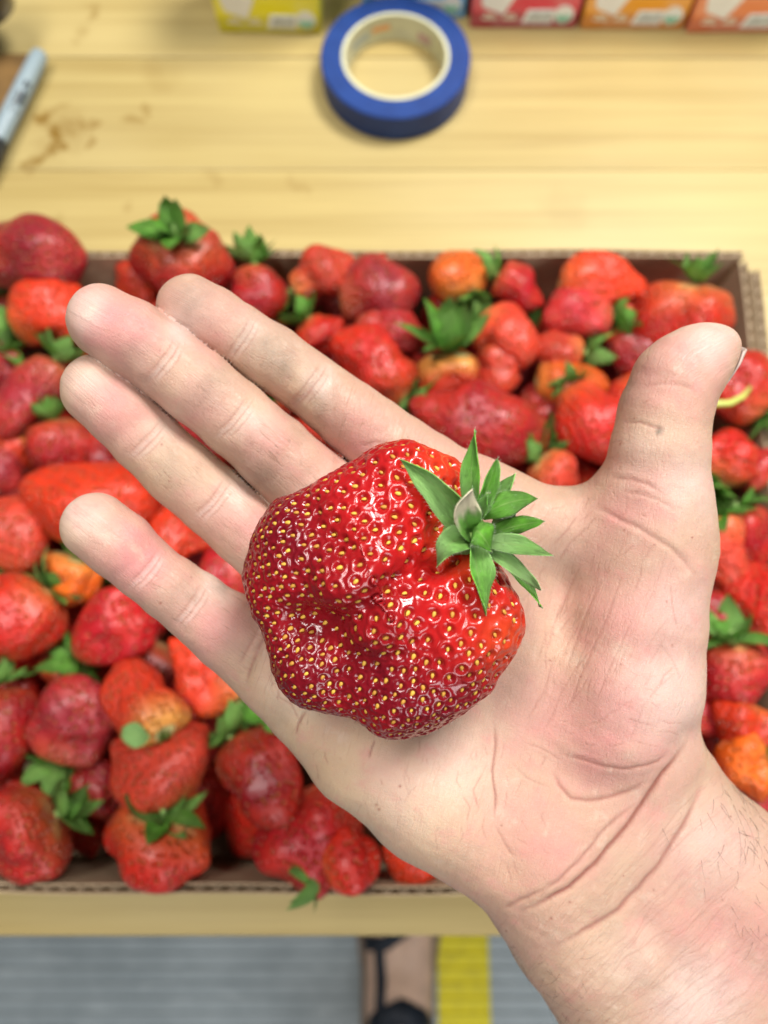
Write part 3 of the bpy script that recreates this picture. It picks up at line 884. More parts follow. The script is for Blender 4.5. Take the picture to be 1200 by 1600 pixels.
def surface_nets(F, lo, h):
    S = F < 0
    nx, ny, nz = F.shape
    cnt = np.zeros((nx - 1, ny - 1, nz - 1), np.int8)
    for dx in (0, 1):
        for dy in (0, 1):
            for dz in (0, 1): cnt += S[dx:nx - 1 + dx, dy:ny - 1 + dy, dz:nz - 1 + dz]
    act = (cnt > 0) & (cnt < 8)
    cells = np.argwhere(act)
    ids = np.full(act.shape, -1, np.int64); ids[act] = np.arange(len(cells))
    pos = np.zeros((len(cells), 3)); num = np.zeros(len(cells))
    corners = [(0, 0, 0), (1, 0, 0), (0, 1, 0), (1, 1, 0), (0, 0, 1), (1, 0, 1), (0, 1, 1), (1, 1, 1)]
    for a in range(8):
        for b in range(a + 1, 8):
            ca, cb = np.array(corners[a]), np.array(corners[b])
            if np.abs(ca - cb).sum() != 1: continue
            fa = F[tuple((cells + ca).T)]; fb = F[tuple((cells + cb).T)]
            m = (fa < 0) != (fb < 0)
            t = np.where(m, fa / np.where(fa - fb == 0, 1, fa - fb), 0)
            pos += np.where(m[:, None], ca + t[:, None] * (cb - ca), 0); num += m
    V = lo + (cells + pos / num[:, None]) * h
    quads = []
    for ax in range(3):
        sl0 = [slice(None)] * 3; sl1 = [slice(None)] * 3
        sl0[ax] = slice(0, -1); sl1[ax] = slice(1, None)
        A, Bs = S[tuple(sl0)], S[tuple(sl1)]
        e = np.argwhere(A != Bs)
        o1, o2 = [(1, 2), (2, 0), (0, 1)][ax]
        ok = (e[:, o1] > 0) & (e[:, o2] > 0) & (e[:, o1] < F.shape[o1] - 1) & (e[:, o2] < F.shape[o2] - 1)
        e = e[ok]
        d1 = np.zeros(3, int); d1[o1] = 1; d2 = np.zeros(3, int); d2[o2] = 1
        q = np.stack([ids[tuple((e - d1 - d2).T)], ids[tuple((e - d2).T)], ids[tuple(e.T)], ids[tuple((e - d1).T)]], 1)
        flip = ~A[tuple(e.T)]
        q[flip] = q[flip][:, ::-1]
        quads.append(q)
    Q = np.concatenate(quads)
    Q = Q[(Q >= 0).all(1)]
    return V, Q

def subdivide(V, Q):
    n = len(V)
    E = np.concatenate([Q[:, [0, 1]], Q[:, [1, 2]], Q[:, [2, 3]], Q[:, [3, 0]]])
    E.sort(1)
    key = E[:, 0].astype(np.int64) * n + E[:, 1]
    uk, inv = np.unique(key, return_inverse=True)
    mid = (V[uk // n] + V[uk % n]) / 2
    cen = V[Q].mean(1)
    m = len(Q); e = [n + inv[i * m:(i + 1) * m] for i in range(4)]
    c = n + len(mid) + np.arange(m)
    NQ = np.concatenate([np.stack([Q[:, 0], e[0], c, e[3]], 1), np.stack([Q[:, 1], e[1], c, e[0]], 1),
                         np.stack([Q[:, 2], e[2], c, e[1]], 1), np.stack([Q[:, 3], e[3], c, e[2]], 1)])
    return np.concatenate([V, mid, cen]), NQ

def mesh_normals(V, Q, it=2):
    fn = np.cross(V[Q[:, 2]] - V[Q[:, 0]], V[Q[:, 3]] - V[Q[:, 1]])
    N = np.stack([sum(np.bincount(Q[:, k], fn[:, c], len(V)) for k in range(4)) for c in range(3)], 1)
    N /= np.linalg.norm(N, axis=1, keepdims=True) + 1e-12
    return N

def grad(fn, p, e=.01):
    f0 = fn(p)
    g = np.stack([fn(p + np.eye(3)[i] * e) - f0 for i in range(3)], 1) / e
    return f0, g

def project(fn, V, it=2):
    for _ in range(it):
        f0, g = grad(fn, V)
        l2 = np.maximum((g * g).sum(1), .2)
        V = V - g * np.clip(f0 / l2, -.06, .06)[:, None]
    f0, g = grad(fn, V)
    return V, g / (np.linalg.norm(g, axis=1, keepdims=True) + 1e-9)

def seg_dist(px, poly):
    """distance of pixels to a polyline, and the position 0..1 along it"""
    d = np.full(len(px), 1e9); s = np.zeros(len(px))
    poly = np.array(poly, float)
    for i in range(len(poly) - 1):
        a, b = poly[i], poly[i + 1]; ab = b - a
        t = np.clip(((px - a) @ ab) / (ab @ ab), 0, 1)
        dd = np.linalg.norm(px - a - t[:, None] * ab, axis=1)
        m = dd < d; d = np.where(m, dd, d); s = np.where(m, (i + t) / (len(poly) - 1), s)
    return d, s

def noise3(p, scale, seed, n=10):
    g = np.random.default_rng(seed); o = np.zeros(len(p))
    for _ in range(n):
        k = g.normal(size=3) * scale
        o += np.sin(p @ k + g.uniform(0, 6.28))
    return o / math.sqrt(n)

# ---------------------------------------------------------------- the hand
FING = {
 'index':  [(297, 482, 52, -.60), (336, 503, 51, -.68), (378, 527, 48, -.80), (430, 562, 51, -.92), (484, 601, 50, -1.08), (550, 652, 55, -1.2), (628, 714, 63, -1.22), (745, 802, 76, -1.30)],
 'middle': [(161, 501, 56, .22), (206, 527, 59, .10), (257, 563, 58, -.06), (310, 606, 59, -.22), (367, 653, 58, -.46), (425, 705, 60, -.70), (492, 766, 64, -1.0), (645, 882, 78, -1.35)],
 'ring':   [(151, 609, 54, -.30), (190, 645, 54, -.42), (230, 688, 53, -.62), (279, 735, 55, -.82), (333, 781, 56, -1.0), (384, 826, 57, -1.1), (442, 876, 63, -1.15), (600, 985, 80, -1.40)],
 'pinky':  [(150, 823, 53, .05), (188, 853, 53, -.05), (229, 890, 50, -.25), (268, 920, 50, -.45), (300, 943, 53, -.62), (355, 984, 60, -.80), (425, 1036, 68, -1.0), (560, 1125, 85, -1.35)],
 'thumb':  [(1122, 542, 32, .05), (1108, 550, 43, .10), (1090, 561, 52, .15), (1073, 577, 59, .15), (1056, 597, 66, .10), (1039, 644, 69, .0), (1030, 702, 74, -.1), (1023, 765, 82, -.35), (1012, 850, 90, -.75)],
}
PALM = [
 [(1012, 850, 90, -.75), (986, 960, 110, -.95), (974, 1060, 117, -1.0), (966, 1122, 120, -1.15)],
 [(990, 1195, 112, -1.75), (1034, 1292, 122, -2.0), (1112, 1362, 124, -2.3), (1240, 1487, 135, -2.9), (1400, 1650, 145, -3.8)],
 [(745, 802, 76, -1.3), (860, 832, 70, -1.35), (960, 840, 80, -1.1)],
 [(745, 802, 76, -1.3), (800, 1000, 95, -1.75), (940, 1220, 108, -1.8)],
 [(645, 882, 78, -1.35), (740, 1060, 98, -1.85), (920, 1270, 112, -1.85)],
 [(600, 985, 80, -1.4), (700, 1130, 100, -1.8), (890, 1300, 116, -1.85)],
 [(462, 1058, 77, -1.15), (573, 1163, 95, -1.25), (684, 1229, 116, -1.45), (832, 1312, 122, -1.7), (907, 1437, 116, -2.1), (983, 1539, 121, -2.5), (1085, 1690, 130, -3.1), (1230, 1900, 140, -4.0)],
 [(940, 1280, 120, -2.0), (985, 1400, 128, -2.3), (1110, 1560, 135, -3.0), (1310, 1780, 150, -4.0)],
]
def chain(lst):
    out = []
    for (a, b) in zip(lst[:-1], lst[1:]):
        out.append((P(a[0], a[1], a[3]), P(b[0], b[1], b[3]), Rp(a[2], a[3]), Rp(b[2], b[3])))
    return out
FCH = {k: chain(v) for k, v in FING.items()}
PCH = [chain(v) for v in PALM]

def hand_sdf(p):
    palm = np.full(len(p), 50.0)
    for ch in PCH:
        d = np.full(len(p), 50.0)
        for c in ch: d = smin(d, cone_d(p, *c), .25)
        palm = smin(palm, d, .75)
    tot = None
    for k, ch in FCH.items():
        d = np.full(len(p), 50.0)
        for c in ch: d = smin(d, cone_d(p, *c),   .20 if k == 'thumb' else .12)
        f = smin(palm, d, .95 if k == 'thumb' else .42)
        tot = f if tot is None else np.minimum(tot, f)
    return tot

def seam_gap(p):
    """0 in the seam where two neighbouring fingers touch, 1 away from it"""
    ds = []
    for k, ch in FCH.items():
        if k == 'thumb': continue
        d = np.full(len(p), 50.0)
        for c in ch: d = smin(d, cone_d(p, *c), .12)
        ds.append(d)
    ds = np.sort(np.array(ds), 0)
    return np.clip(np.maximum((ds[1] - ds[0]) / .12, (ds[1] - .05) / .15), 0, 1)

def perp_crease(fk, i, half, off, dep, wid, tone):
    a, b, c = FING[fk][i - 1], FING[fk][i], FING[fk][i + 1]
    d = np.array([c[0] - a[0], c[1] - a[1]], float); d /= np.linalg.norm(d); n = np.array([-d[1], d[0]])
    c0 = np.array(b[:2], float) + d * off
    bow = d * 3.0
    return ([c0 - n * half, c0 - n * half * .4 + bow, c0 + n * half * .4 + bow, c0 + n * half], dep, wid, tone)

CREASES = []   # polyline px, depth cm, half width px, darkness (negative = pale)
for fk in ('index', 'middle', 'ring', 'pinky'):
    for i, h0 in ((2, 42), (4, 45)):
        CREASES += [perp_crease(fk, i, h0 * .85, -8, .012, 2.0, .28), perp_crease(fk, i, h0, -1, .016, 2.6, -.45), perp_crease(fk, i, h0 * .95, 3, .014, 1.8, .34),
                    perp_crease(fk, i, h0 * .9, 8, .012, 2.4, -.35), perp_crease(fk, i, h0 * .7, 13, .009, 1.7, .26)]
CREASES += [
 ([(808, 1428), (850, 1414), (892, 1390), (930, 1354), (962, 1316), (998, 1268), (1032, 1225), (1062, 1190), (1086, 1158)], .085, 4.5, .80),
 ([(862, 1482), (905, 1462), (962, 1425), (1000, 1390), (1032, 1351), (1062, 1305), (1085, 1262), (1104, 1225)], .060, 4.5, .55),
 ([(835, 1404), (872, 1378), (905, 1345), (935, 1310), (962, 1280), (1002, 1252)], .040, 3.6, .40),
 ([(782, 1424), (812, 1410), (850, 1392)], .04, 4, .35),
 ([(864, 1205), (874, 1228), (892, 1248), (915, 1252), (950, 1248), (985, 1238), (1020, 1222)], .045, 4.0, .50),
 ([(868, 1176), (905, 1186), (945, 1198), (985, 1202), (1030, 1194), (1050, 1178)], .030, 3.4, .40),
 ([(772, 1130), (776, 1165), (772, 1205), (776, 1245), (774, 1290)], .030, 2.6, .55),
 ([(774, 1290), (790, 1320), (806, 1345)], .02, 2.4, .3),
 ([(952, 746), (985, 748), (1008, 754), (1036, 770)], .030, 3.4, .32), ([(965, 764), (1000, 772), (1030, 782), (1062, 800)], .018, 3, .18),
 ([(970, 661), (1000, 660), (1022, 667), (1042, 671)], .024, 2.8, .35),
 ([(1000, 602), (1040, 599), (1066, 602), (1086, 607)], .018, 3.0, .22),
 ([(918, 790), (960, 806), (1000, 826), (1048, 856), (1072, 878), (1088, 905)], .045, 4.2, .20),
 ([(422, 985), (405, 1010), (392, 1040), (381, 1074)], .050, 3.8, .45), ([(408, 980), (388, 1010), (372, 1040)], .024, 3.0, .28),
 ([(588, 1152), (582, 1170), (577, 1188)], .02, 2.2, .55), ([(480, 1106), (468, 1130), (462, 1150)], .02, 2.2, .5), ([(430, 1085), (455, 1100), (470, 1128)], .012, 2.0, .3),
 ([(560, 700), (585, 690), (615, 694)], .02, 3, .2), ([(640, 1180), (632, 1215), (640, 1250)], .01, 2, .15),
 ([(760, 1200), (740, 1235), (752, 1270)], .01, 2, .25), ([(720, 1240), (736, 1262), (728, 1290)], .01, 1.8, .25), ([(940, 900), (905, 980), (880, 1060)], .012, 2.2, .22),
 ([(975, 890), (945, 970), (905, 1060), (885, 1120)], .012, 2.2, .20), ([(905, 880), (872, 960), (850, 1040)], .012, 2.2, .22), ([(1000, 940), (960, 1030), (930, 1100)], .010, 2.0, .16),
 ([(870, 1010), (850, 1080), (820, 1130)], .012, 2.2, .2), ([(990, 1090), (950, 1120), (900, 1140)], .01, 2, .15), ([(905, 800), (885, 830), (862, 856)], .012, 2.2, .35), ([(925, 815), (890, 850), (872, 880)], .012, 2.2, .28),
 ([(1030, 1000), (1050, 1030), (1064, 1066)], .01, 2, .14), ([(820, 1160), (850, 1172), (880, 1190)], .012, 2, .25), ([(800, 1190), (822, 1215), (860, 1232)], .012, 2, .2),
]
# faint parallel wrinkles across the wrist and forearm
_g = np.random.default_rng(21)
for k in range(70):
    s = _g.uniform(0, 1) ** .8
    c = np.array([930, 1400]) + np.array([.58, .81]) * s * 360 + np.array([.72, -.69]) * _g.uniform(-140, 150)
    a = _g.normal(0, .10) - .80 + .25 * s
    d = np.array([math.cos(a), math.sin(a)])
    ln = _g.uniform(50, 130)
    CREASES.append(([c - d * ln, c - d * ln * .3 + _g.normal(0, 4, 2), c + d * ln * .4 + _g.normal(0, 4, 2), c + d * ln], _g.uniform(.002, .005), _g.uniform(1.3, 1.8), _g.uniform(.08, .20)))
for (u0, u1, v0, v1, ang, sp, cnt, l0, l1) in ((850, 1060, 850, 1130, 1.95, .22, 34, 25, 80), (560, 860, 1150, 1380, 1.6, .5, 30, 10, 40), (860, 1060, 1080, 1200, .25, .35, 16, 20, 55),
                                               (940, 1090, 600, 820, .15, .3, 14, 10, 34), (420, 560, 1060, 1220, 1.2, .6, 14, 10, 30), (800, 1000, 780, 880, 2.3, .3, 12, 15, 45)):
    for k in range(cnt):
        q = np.array([_g.uniform(u0, u1), _g.uniform(v0, v1)]); a = _g.normal(ang, sp); d = np.array([math.cos(a), math.sin(a)]); ln = _g.uniform(l0, l1)
        CREASES.append(([q - d * ln * .5, q + _g.normal(0, 3, 2), q + d * ln * .5 + _g.normal(0, 3, 2)], _g.uniform(.002, .005), _g.uniform(1.2, 1.7), _g.uniform(.10, .30)))

PINK = [(185, 515, 60, .75), (175, 625, 55, .55), (215, 862, 60, .75), (310, 500, 60, .35), (1075, 560, 60, .40), (1030, 600, 50, .35), (1010, 755, 50, .30), (985, 810, 60, .35),
        (990, 1010, 120, .45), (950, 1130, 110, .50), (930, 1180, 70, .45), (800, 1330, 100, .30), (700, 760, 60, .30), (420, 690, 45, .45), (545, 660, 45, .35), (330, 640, 40, .3), (395, 830, 45, .45),
        (340, 985, 50, .5), (1140, 1480, 90, .40), (1050, 1450, 80, .3), (870, 1100, 70, .4), (600, 1210, 40, .3), (860, 1330, 60, .4), (560, 700, 45, .55)]
WARM = [(560, 1220, 100, .9), (680, 1290, 90, .8), (780, 1370, 70, .6), (460, 1110, 60, .9), (860, 1400, 70, .4), (390, 1040, 40, .5), (470, 620, 40, .6), (250, 740, 40, .4), (400, 640, 40, .4), (1000, 680, 50, .4), (880, 1000, 60, .35), (950, 1500, 80, .5), (150, 560, 40, .4), (110, 830, 30, .5), (110, 620, 30, .4)]
PALE = [(285, 515, 26, .6), (255, 670, 26, .3), (392, 512, 22, .4), (130, 480, 40, .5), (125, 590, 40, .4), (120, 800, 40, .5), (500, 600, 24, .5), (390, 655, 26, .5), (365, 772, 26, .4), (345, 905, 30, .55),
        (1050, 1080, 80, .5), (1080, 760, 60, .4), (1110, 525, 40, .5), (1060, 960, 60, .35), (640, 1240, 90, .25), (1090, 1560, 70, .6), (1120, 1320, 70, .35), (985, 1500, 60, .3), (460, 1090, 40, .3), (1010, 700, 45, .25), (700, 1210, 80, .3)]
DIRT = [(300, 470, 46, .5), (395, 520, 36, .4), (128, 545, 26, .4), (215, 600, 30, .35), (330, 620, 30, .4), (500, 640, 36, .45), (270, 720, 26, .35), (300, 930, 24, .4), (395, 1020, 30, .4), (1045, 1000, 40, .2), (430, 555, 42, .6), (300, 470, 36, .35), (290, 455, 14, .5), (210, 560, 40, .35), (330, 610, 34, .4), (470, 640, 40, .3), (260, 735, 40, .35), (410, 740, 40, .35), (285, 925, 34, .3), (375, 1010, 40, .3), (975, 605, 24, .5), (1000, 560, 30, .25),
        (345, 915, 12, .5), (1037, 672, 7, .9), (440, 1120, 30, .3), (820, 1080, 60, .25), (880, 860, 40, .3), (520, 840, 40, .3), (890, 760, 18, .4)]

def build_hand():
    h = .072
    F, lo = grid_field(hand_sdf, (-9.2, -20.5, -6.8), (15.0, 6.6, 2.2), h, 4)
    V, Q = surface_nets(F, lo, h)
    V, N = project(hand_sdf, V, 1)
    m = len(V)
    V, Q = subdivide(V, Q)
    N = mesh_normals(V, Q)
    f0 = hand_sdf(V); V = V - N * np.clip(f0, -.05, .05)[:, None]
    px = to_px(V); front = np.clip(N[:, 2] * 3 + .6, 0, 1)
    view = V - np.array([0, 0, 20.0]); view /= np.linalg.norm(view, axis=1, keepdims=True)
    n = len(V)
    disp = np.zeros(n); crease = np.zeros(n); pale = np.zeros(n); pink = np.zeros(n); dirt = np.zeros(n); warm = np.zeros(n)
    # soft muscle and pad undulation
    disp += .014 * noise3(V, 1.1, 3) + .008 * noise3(V, 3.2, 4) + .0030 * noise3(V, 9.0, 5)
    def soft(px_, u, v, r): return np.exp(-(((px_[:, 0] - u) ** 2 + (px_[:, 1] - v) ** 2) / (r * r)))
    # finger pads and joint hollows
    for fk in ('index', 'middle', 'ring', 'pinky'):
        for i, a in ((1, .05), (3, .04), (5, .05)):
            u, v, r, _ = FING[fk][i]; disp += front * a * soft(px, u, v, r * .7)
        for i in (2, 4):
            cr = perp_crease(fk, i, 40, 2, 0, 0, 0)[0]; d, _ = seg_dist(px, cr)
            disp -= front * .032 * np.exp(-(d / 15.0) ** 2)
    # hollow of the palm, thenar fold, wrist bands
    disp -= front * .20 * soft(px, 720, 960, 150)
    for poly, dep, w in (([(868, 1195), (915, 1235), (985, 1232), (1045, 1195), (1086, 1150)], .08, 28), ([(820, 1425), (900, 1390), (970, 1310), (1036, 1225), (1086, 1160)], .085, 24),
                         ([(770, 1120), (772, 1210), (778, 1300), (800, 1370)], .09, 34), ([(862, 1482), (962, 1425), (1032, 1351), (1104, 1225)], .055, 22), ([(405, 975), (380, 1075)], .05, 14)):
        d, _ = seg_dist(px, poly); disp -= front * dep * np.exp(-(d / w) ** 2)
    for poly, dep, w in (([(1040, 1420), (1180, 1570)], .07, 26), ([(1000, 1440), (1120, 1600)], -.04, 24), ([(960, 1420), (1060, 1560)], .05, 24)):
        d, _ = seg_dist(px, poly); disp += front * dep * np.exp(-(d / w) ** 2)
    wob = 2.0 * np.stack([noise3(V, 5.0, 31), noise3(V, 5.0, 32)], 1)
    pw = px + wob * .45
    for poly, dep, w, tone in CREASES:
        pa = np.array(poly); m = ((px[:, 0] > pa[:, 0].min() - 25) & (px[:, 0] < pa[:, 0].max() + 25) & (px[:, 1] > pa[:, 1].min() - 25) & (px[:, 1] < pa[:, 1].max() + 25) & (front > 0))
        ix = np.where(m)[0]
        if not len(ix): continue
        d, s = seg_dist(pw[ix], poly)
        fade = np.clip(np.minimum(s, 1 - s) * 5, .0, 1)
        g = np.exp(-(d / w) ** 2) * fade * front[ix]
        disp[ix] -= dep * .62 * g
        disp[ix] += dep * .16 * np.exp(-((d - 2.6 * w) / (1.4 * w)) ** 2) * fade * front[ix]
        if tone > 0: crease[ix] = np.maximum(crease[ix], tone * np.exp(-(d / (w * .75)) ** 2) * fade)
        else: pale[ix] = np.maximum(pale[ix], -tone * np.exp(-(d / (w * 1.6)) ** 2) * fade)
    for lst, arr in ((WARM, warm), (PINK, pink), (PALE, pale), (DIRT, dirt)):
        for (u, v, r, a) in lst: np.maximum(arr, (1.5 if lst is DIRT else 1.25) * a * soft(px + wob * 3, u, v, r) * (front > 0), out=arr)
    # scattered dark specks
    gs = np.random.default_rng(5)
    for _ in range(60):
        u, v = gs.uniform(250, 1150), gs.uniform(480, 1580)
        crease = np.maximum(crease, gs.uniform(.5, .9) * (soft(px, u, v, gs.uniform(1.2, 2.0))))
    # direction of the fine skin lines
    flow = np.zeros((n, 3)); linew = np.zeros(n); fine = np.zeros(n)
    best = np.full(n, 1e9); region = np.zeros(n, int)
    for k, (fk, lst) in enumerate(FING.items()):
        s0 = 0.0
        for a, b in zip(lst[:-1], lst[1:]):
            a2, b2 = np.array(a[:2], float), np.array(b[:2], float); ab = b2 - a2; L = np.linalg.norm(ab)
            t = np.clip(((px - a2) @ ab) / (L * L), 0, 1)
            dv = px - a2 - t[:, None] * ab; d = np.linalg.norm(dv, axis=1) / (a[2] + (b[2] - a[2]) * t)
            sgn = (ab[0] * dv[:, 1] - ab[1] * dv[:, 0]) / L
            m = (d < best) & (d < 1.5)
            best = np.where(m, d, best)
            flow[m] = np.stack([(s0 + t * L) / 60, sgn / 60, np.full(n, k * 3.1)], 1)[m]
            region[m] = k + 1
            s0 += L
    rest = (region == 0) | (region == 5) & (px[:, 1] + wob[:, 0] * 2 > np.interp(px[:, 0], [905, 1000, 1050, 1100], [775, 826, 858, 908]))
    rest |= (region == 4) & (px[:, 0] + wob[:, 0] * 2 > np.interp(px[:, 1], [970, 1080], [428, 378]))
    rest |= (region > 0) & (region < 4) & (px[:, 0] > 520)
    q = px / 60
    def rotf(a): return np.stack([q[:, 0] * math.cos(a) + q[:, 1] * math.sin(a), -q[:, 0] * math.sin(a) + q[:, 1] * math.cos(a), np.full(n, 20.)], 1)
    arm = np.clip(((px[:, 0] - 830) * .55 + (px[:, 1] - 1400) * .83) / 70 + .5, 0, 1)
    pal = rotf(1.85); fa = rotf(-.86); fa[:, 2] = 40
    flow[rest] = np.where((arm > .5)[:, None], fa, pal)[rest]
    linew[:] = .12
    linew = np.where(region == 5, .10, linew); linew[rest] = .14 + .12 * (arm[rest] > .5)
    linew = np.where((region > 0) & ~rest, np.where(region == 5, .06, .12), linew)
    fine = np.where(rest, .5 + .5 * arm, .65)
    for fk, w in (('index', .7), ('middle', 1.0), ('ring', .9), ('pinky', 1.0)):
        for i, r in ((3, 36), (5, 44), (6, 44)):
            u, v = FING[fk][i][:2]; linew = np.maximum(linew, w * soft(px, u, v, r))
    for (u, v, r, w) in ((900, 960, 90, .55), (950, 1040, 80, .45), (860, 1060, 60, .4), (470, 1120, 45, .5), (390, 1010, 35, .8)): linew = np.maximum(linew, w * soft(px, u, v, r))
    gap = seam_gap(V); disp *= gap; crease *= gap
    V = V + N * disp[:, None]
    o = new_mesh('person', cam_to_world(V), Q[:, ::-1] if False else Q, MAT['skin'])
    for nm, a in (('warm', warm), ('pink', pink), ('dirt', dirt), ('crease', np.clip(crease, 0, 1)), ('pale', np.clip(pale, 0, 1)), ('linew', linew), ('fine', fine), ('flow', flow)):
        attr(o, nm, a)
    tag(o, 'outstretched bare right hand and hairy forearm, palm up, holding the giant strawberry', 'person')
    return o, V, N, px
HAND, HV, HN, HPX = build_hand()


def build_nail():
    # thumbnail seen almost edge-on along the right side of the thumb tip
    a = P(1118, 604, -.55); b = P(1157, 546, -.12)
    ax = b - a; L = np.linalg.norm(ax); ax /= L
    nrm = np.array([.80, -.58, -.15]); nrm -= ax * (nrm @ ax); nrm /= np.linalg.norm(nrm)
    w = np.cross(ax, nrm)
    if w[2] < 0: w = -w
    v, f = [], []
    nl, nw = 10, 10
    for i in range(nl + 1):
        t = i / nl
        for j in range(nw + 1):
            s = -1 + 2 * j / nw
            hw = .62 * (1 - .28 * max(0, t - .7) / .3)
            tt = t + .07 * (1 - s * s) * (t > .5)
            p = a + ax * L * tt + w * hw * s + nrm * (.16 * (1 - s * s) - .10 + .03 * math.sin(t * 3.1))
            v.append(p)
    for i in range(nl):
        for j in range(nw):
            k = i * (nw + 1) + j; f.append((k, k + 1, k + nw + 2, k + nw + 1))
    m = M('nail'); m.set(Base_Color=(.42, .33, .29), Roughness=.5, Subsurface_Weight=.1, Subsurface_Scale=.002)
    o = new_mesh('thumbnail', cam_to_world(np.array(v)), f, m.m, HAND)
    md = o.modifiers.new('solid', 'SOLIDIFY'); md.thickness = .0005
build_nail()

def build_hair():
    g = np.random.default_rng(11)
    vs, fs = [], []
    def hairs(mask, cnt, lmin, lmax, rad, dirv, spread):
        idx = np.where(mask)[0]
        for k in g.choice(idx, min(cnt, len(idx)), replace=False):
            p = HV[k] - HN[k] * .01; nn = HN[k]
            d = dirv + g.normal(0, spread, 3); d -= nn * (d @ nn) * .9; d /= np.linalg.norm(d)
            L = g.uniform(lmin, lmax); lift = g.uniform(.05, .40); curl = g.normal(0, .55, 3)
            pts = []
            for i in range(7):
                t = i / 6
                pts.append(p + d * L * t + nn * L * (lift * t - .32 * t * t) * 1.0 + np.cross(nn, d) * L * curl[0] * t * t * .6 + nn * .012)
            v, f = tube_geo(cam_to_world(np.array(pts)), [rad * (1 - .75 * i / 6) * .01 for i in range(7)], 3)
            b = len(vs); vs.extend(v); fs.extend([tuple(b + x for x in ff) for ff in f])
    u, v = HPX[:, 0], HPX[:, 1]
    # right flank of the forearm (dense near the silhouette), its inner face and the left flank
    e1 = (u - 1090) * .763 - (v - 1150) * .646                         # signed distance from the upper edge line
    hairs((v > 1225) & (v < 1640) & (e1 > -60) & (HN[:, 2] > -.75) & (u > 1110) & (u < 1300), 170, .45, 1.15, .0042, np.array([.25, -.9, .15]), .45)
    hairs((v > 1160) & (v < 1290) & (e1 > -26) & (HN[:, 2] > -.8) & (u > 1085), 34, .35, .8, .0030, np.array([.5, .5, .3]), .6)
    hairs((v > 1270) & (v < 1640) & (e1 > -150) & (e1 < -40) & (HN[:, 2] > .2) & (u < 1230), 34, .4, .9, .0034, np.array([.1, -.95, .05]), .35)
    hairs((v > 1470) & (v < 1660) & (HN[:, 0] < -.35) & (u < 960) & (HN[:, 2] > -.8), 60, .35, .85, .0034, np.array([-.2, -.9, .1]), .45)
    hairs((v > 1490) & (v < 1640) & (HN[:, 2] > .1) & (u > 840) & (u < 930), 16, .3, .6, .003, np.array([.5, -.7, 0]), .5)
    m = M('hair'); m.set(Base_Color=(.055, .032, .022), Roughness=.5)
    o = new_mesh('arm_hair', np.array(vs), fs, m.m, HAND)
    o['kind'] = 'stuff'
build_hair()


# ---------------------------------------------------------------- the giant strawberry
LOBES = [
 [(690, 862, 2.0, 78), (600, 900, 1.9, 140)],
 [(686, 780, 1.8, 56), (640, 780, 1.9, 90), (560, 826, 1.9, 92)],
 [(560, 830, 1.8, 88), (488, 862, 1.6, 88), (466, 905, 1.5, 82)],
 [(466, 905, 1.5, 82), (505, 1000, 1.5, 84), (524, 1030, 1.5, 84)],
 [(524, 1030, 1.5, 82), (612, 1050, 1.6, 86), (646, 1066, 1.6, 72)],
 [(668, 968, 1.75, 108), (622, 1022, 1.55, 100)],
 [(700, 900, 2.1, 78), (722, 968, 1.9, 92), (690, 1010, 1.8, 92), (630, 1050, 1.7, 92)],
]
LCH = [[(P(a[0], a[1], a[2]), P(b[0], b[1], b[2]), Rp(a[3], a[2]), Rp(b[3], b[2])) for a, b in zip(l[:-1], l[1:])] for l in LOBES]
def berry_sdf(p):
    # flattened a little along z so that it rests in the palm
    q = p.copy(); q[:, 2] = (q[:, 2] - 1.7) / .98 + 1.7
    tot = np.full(len(p), 50.0)
    for l in LCH:
        for c in l: tot = smin(tot, cone_d(q, *c), .42)
    return tot

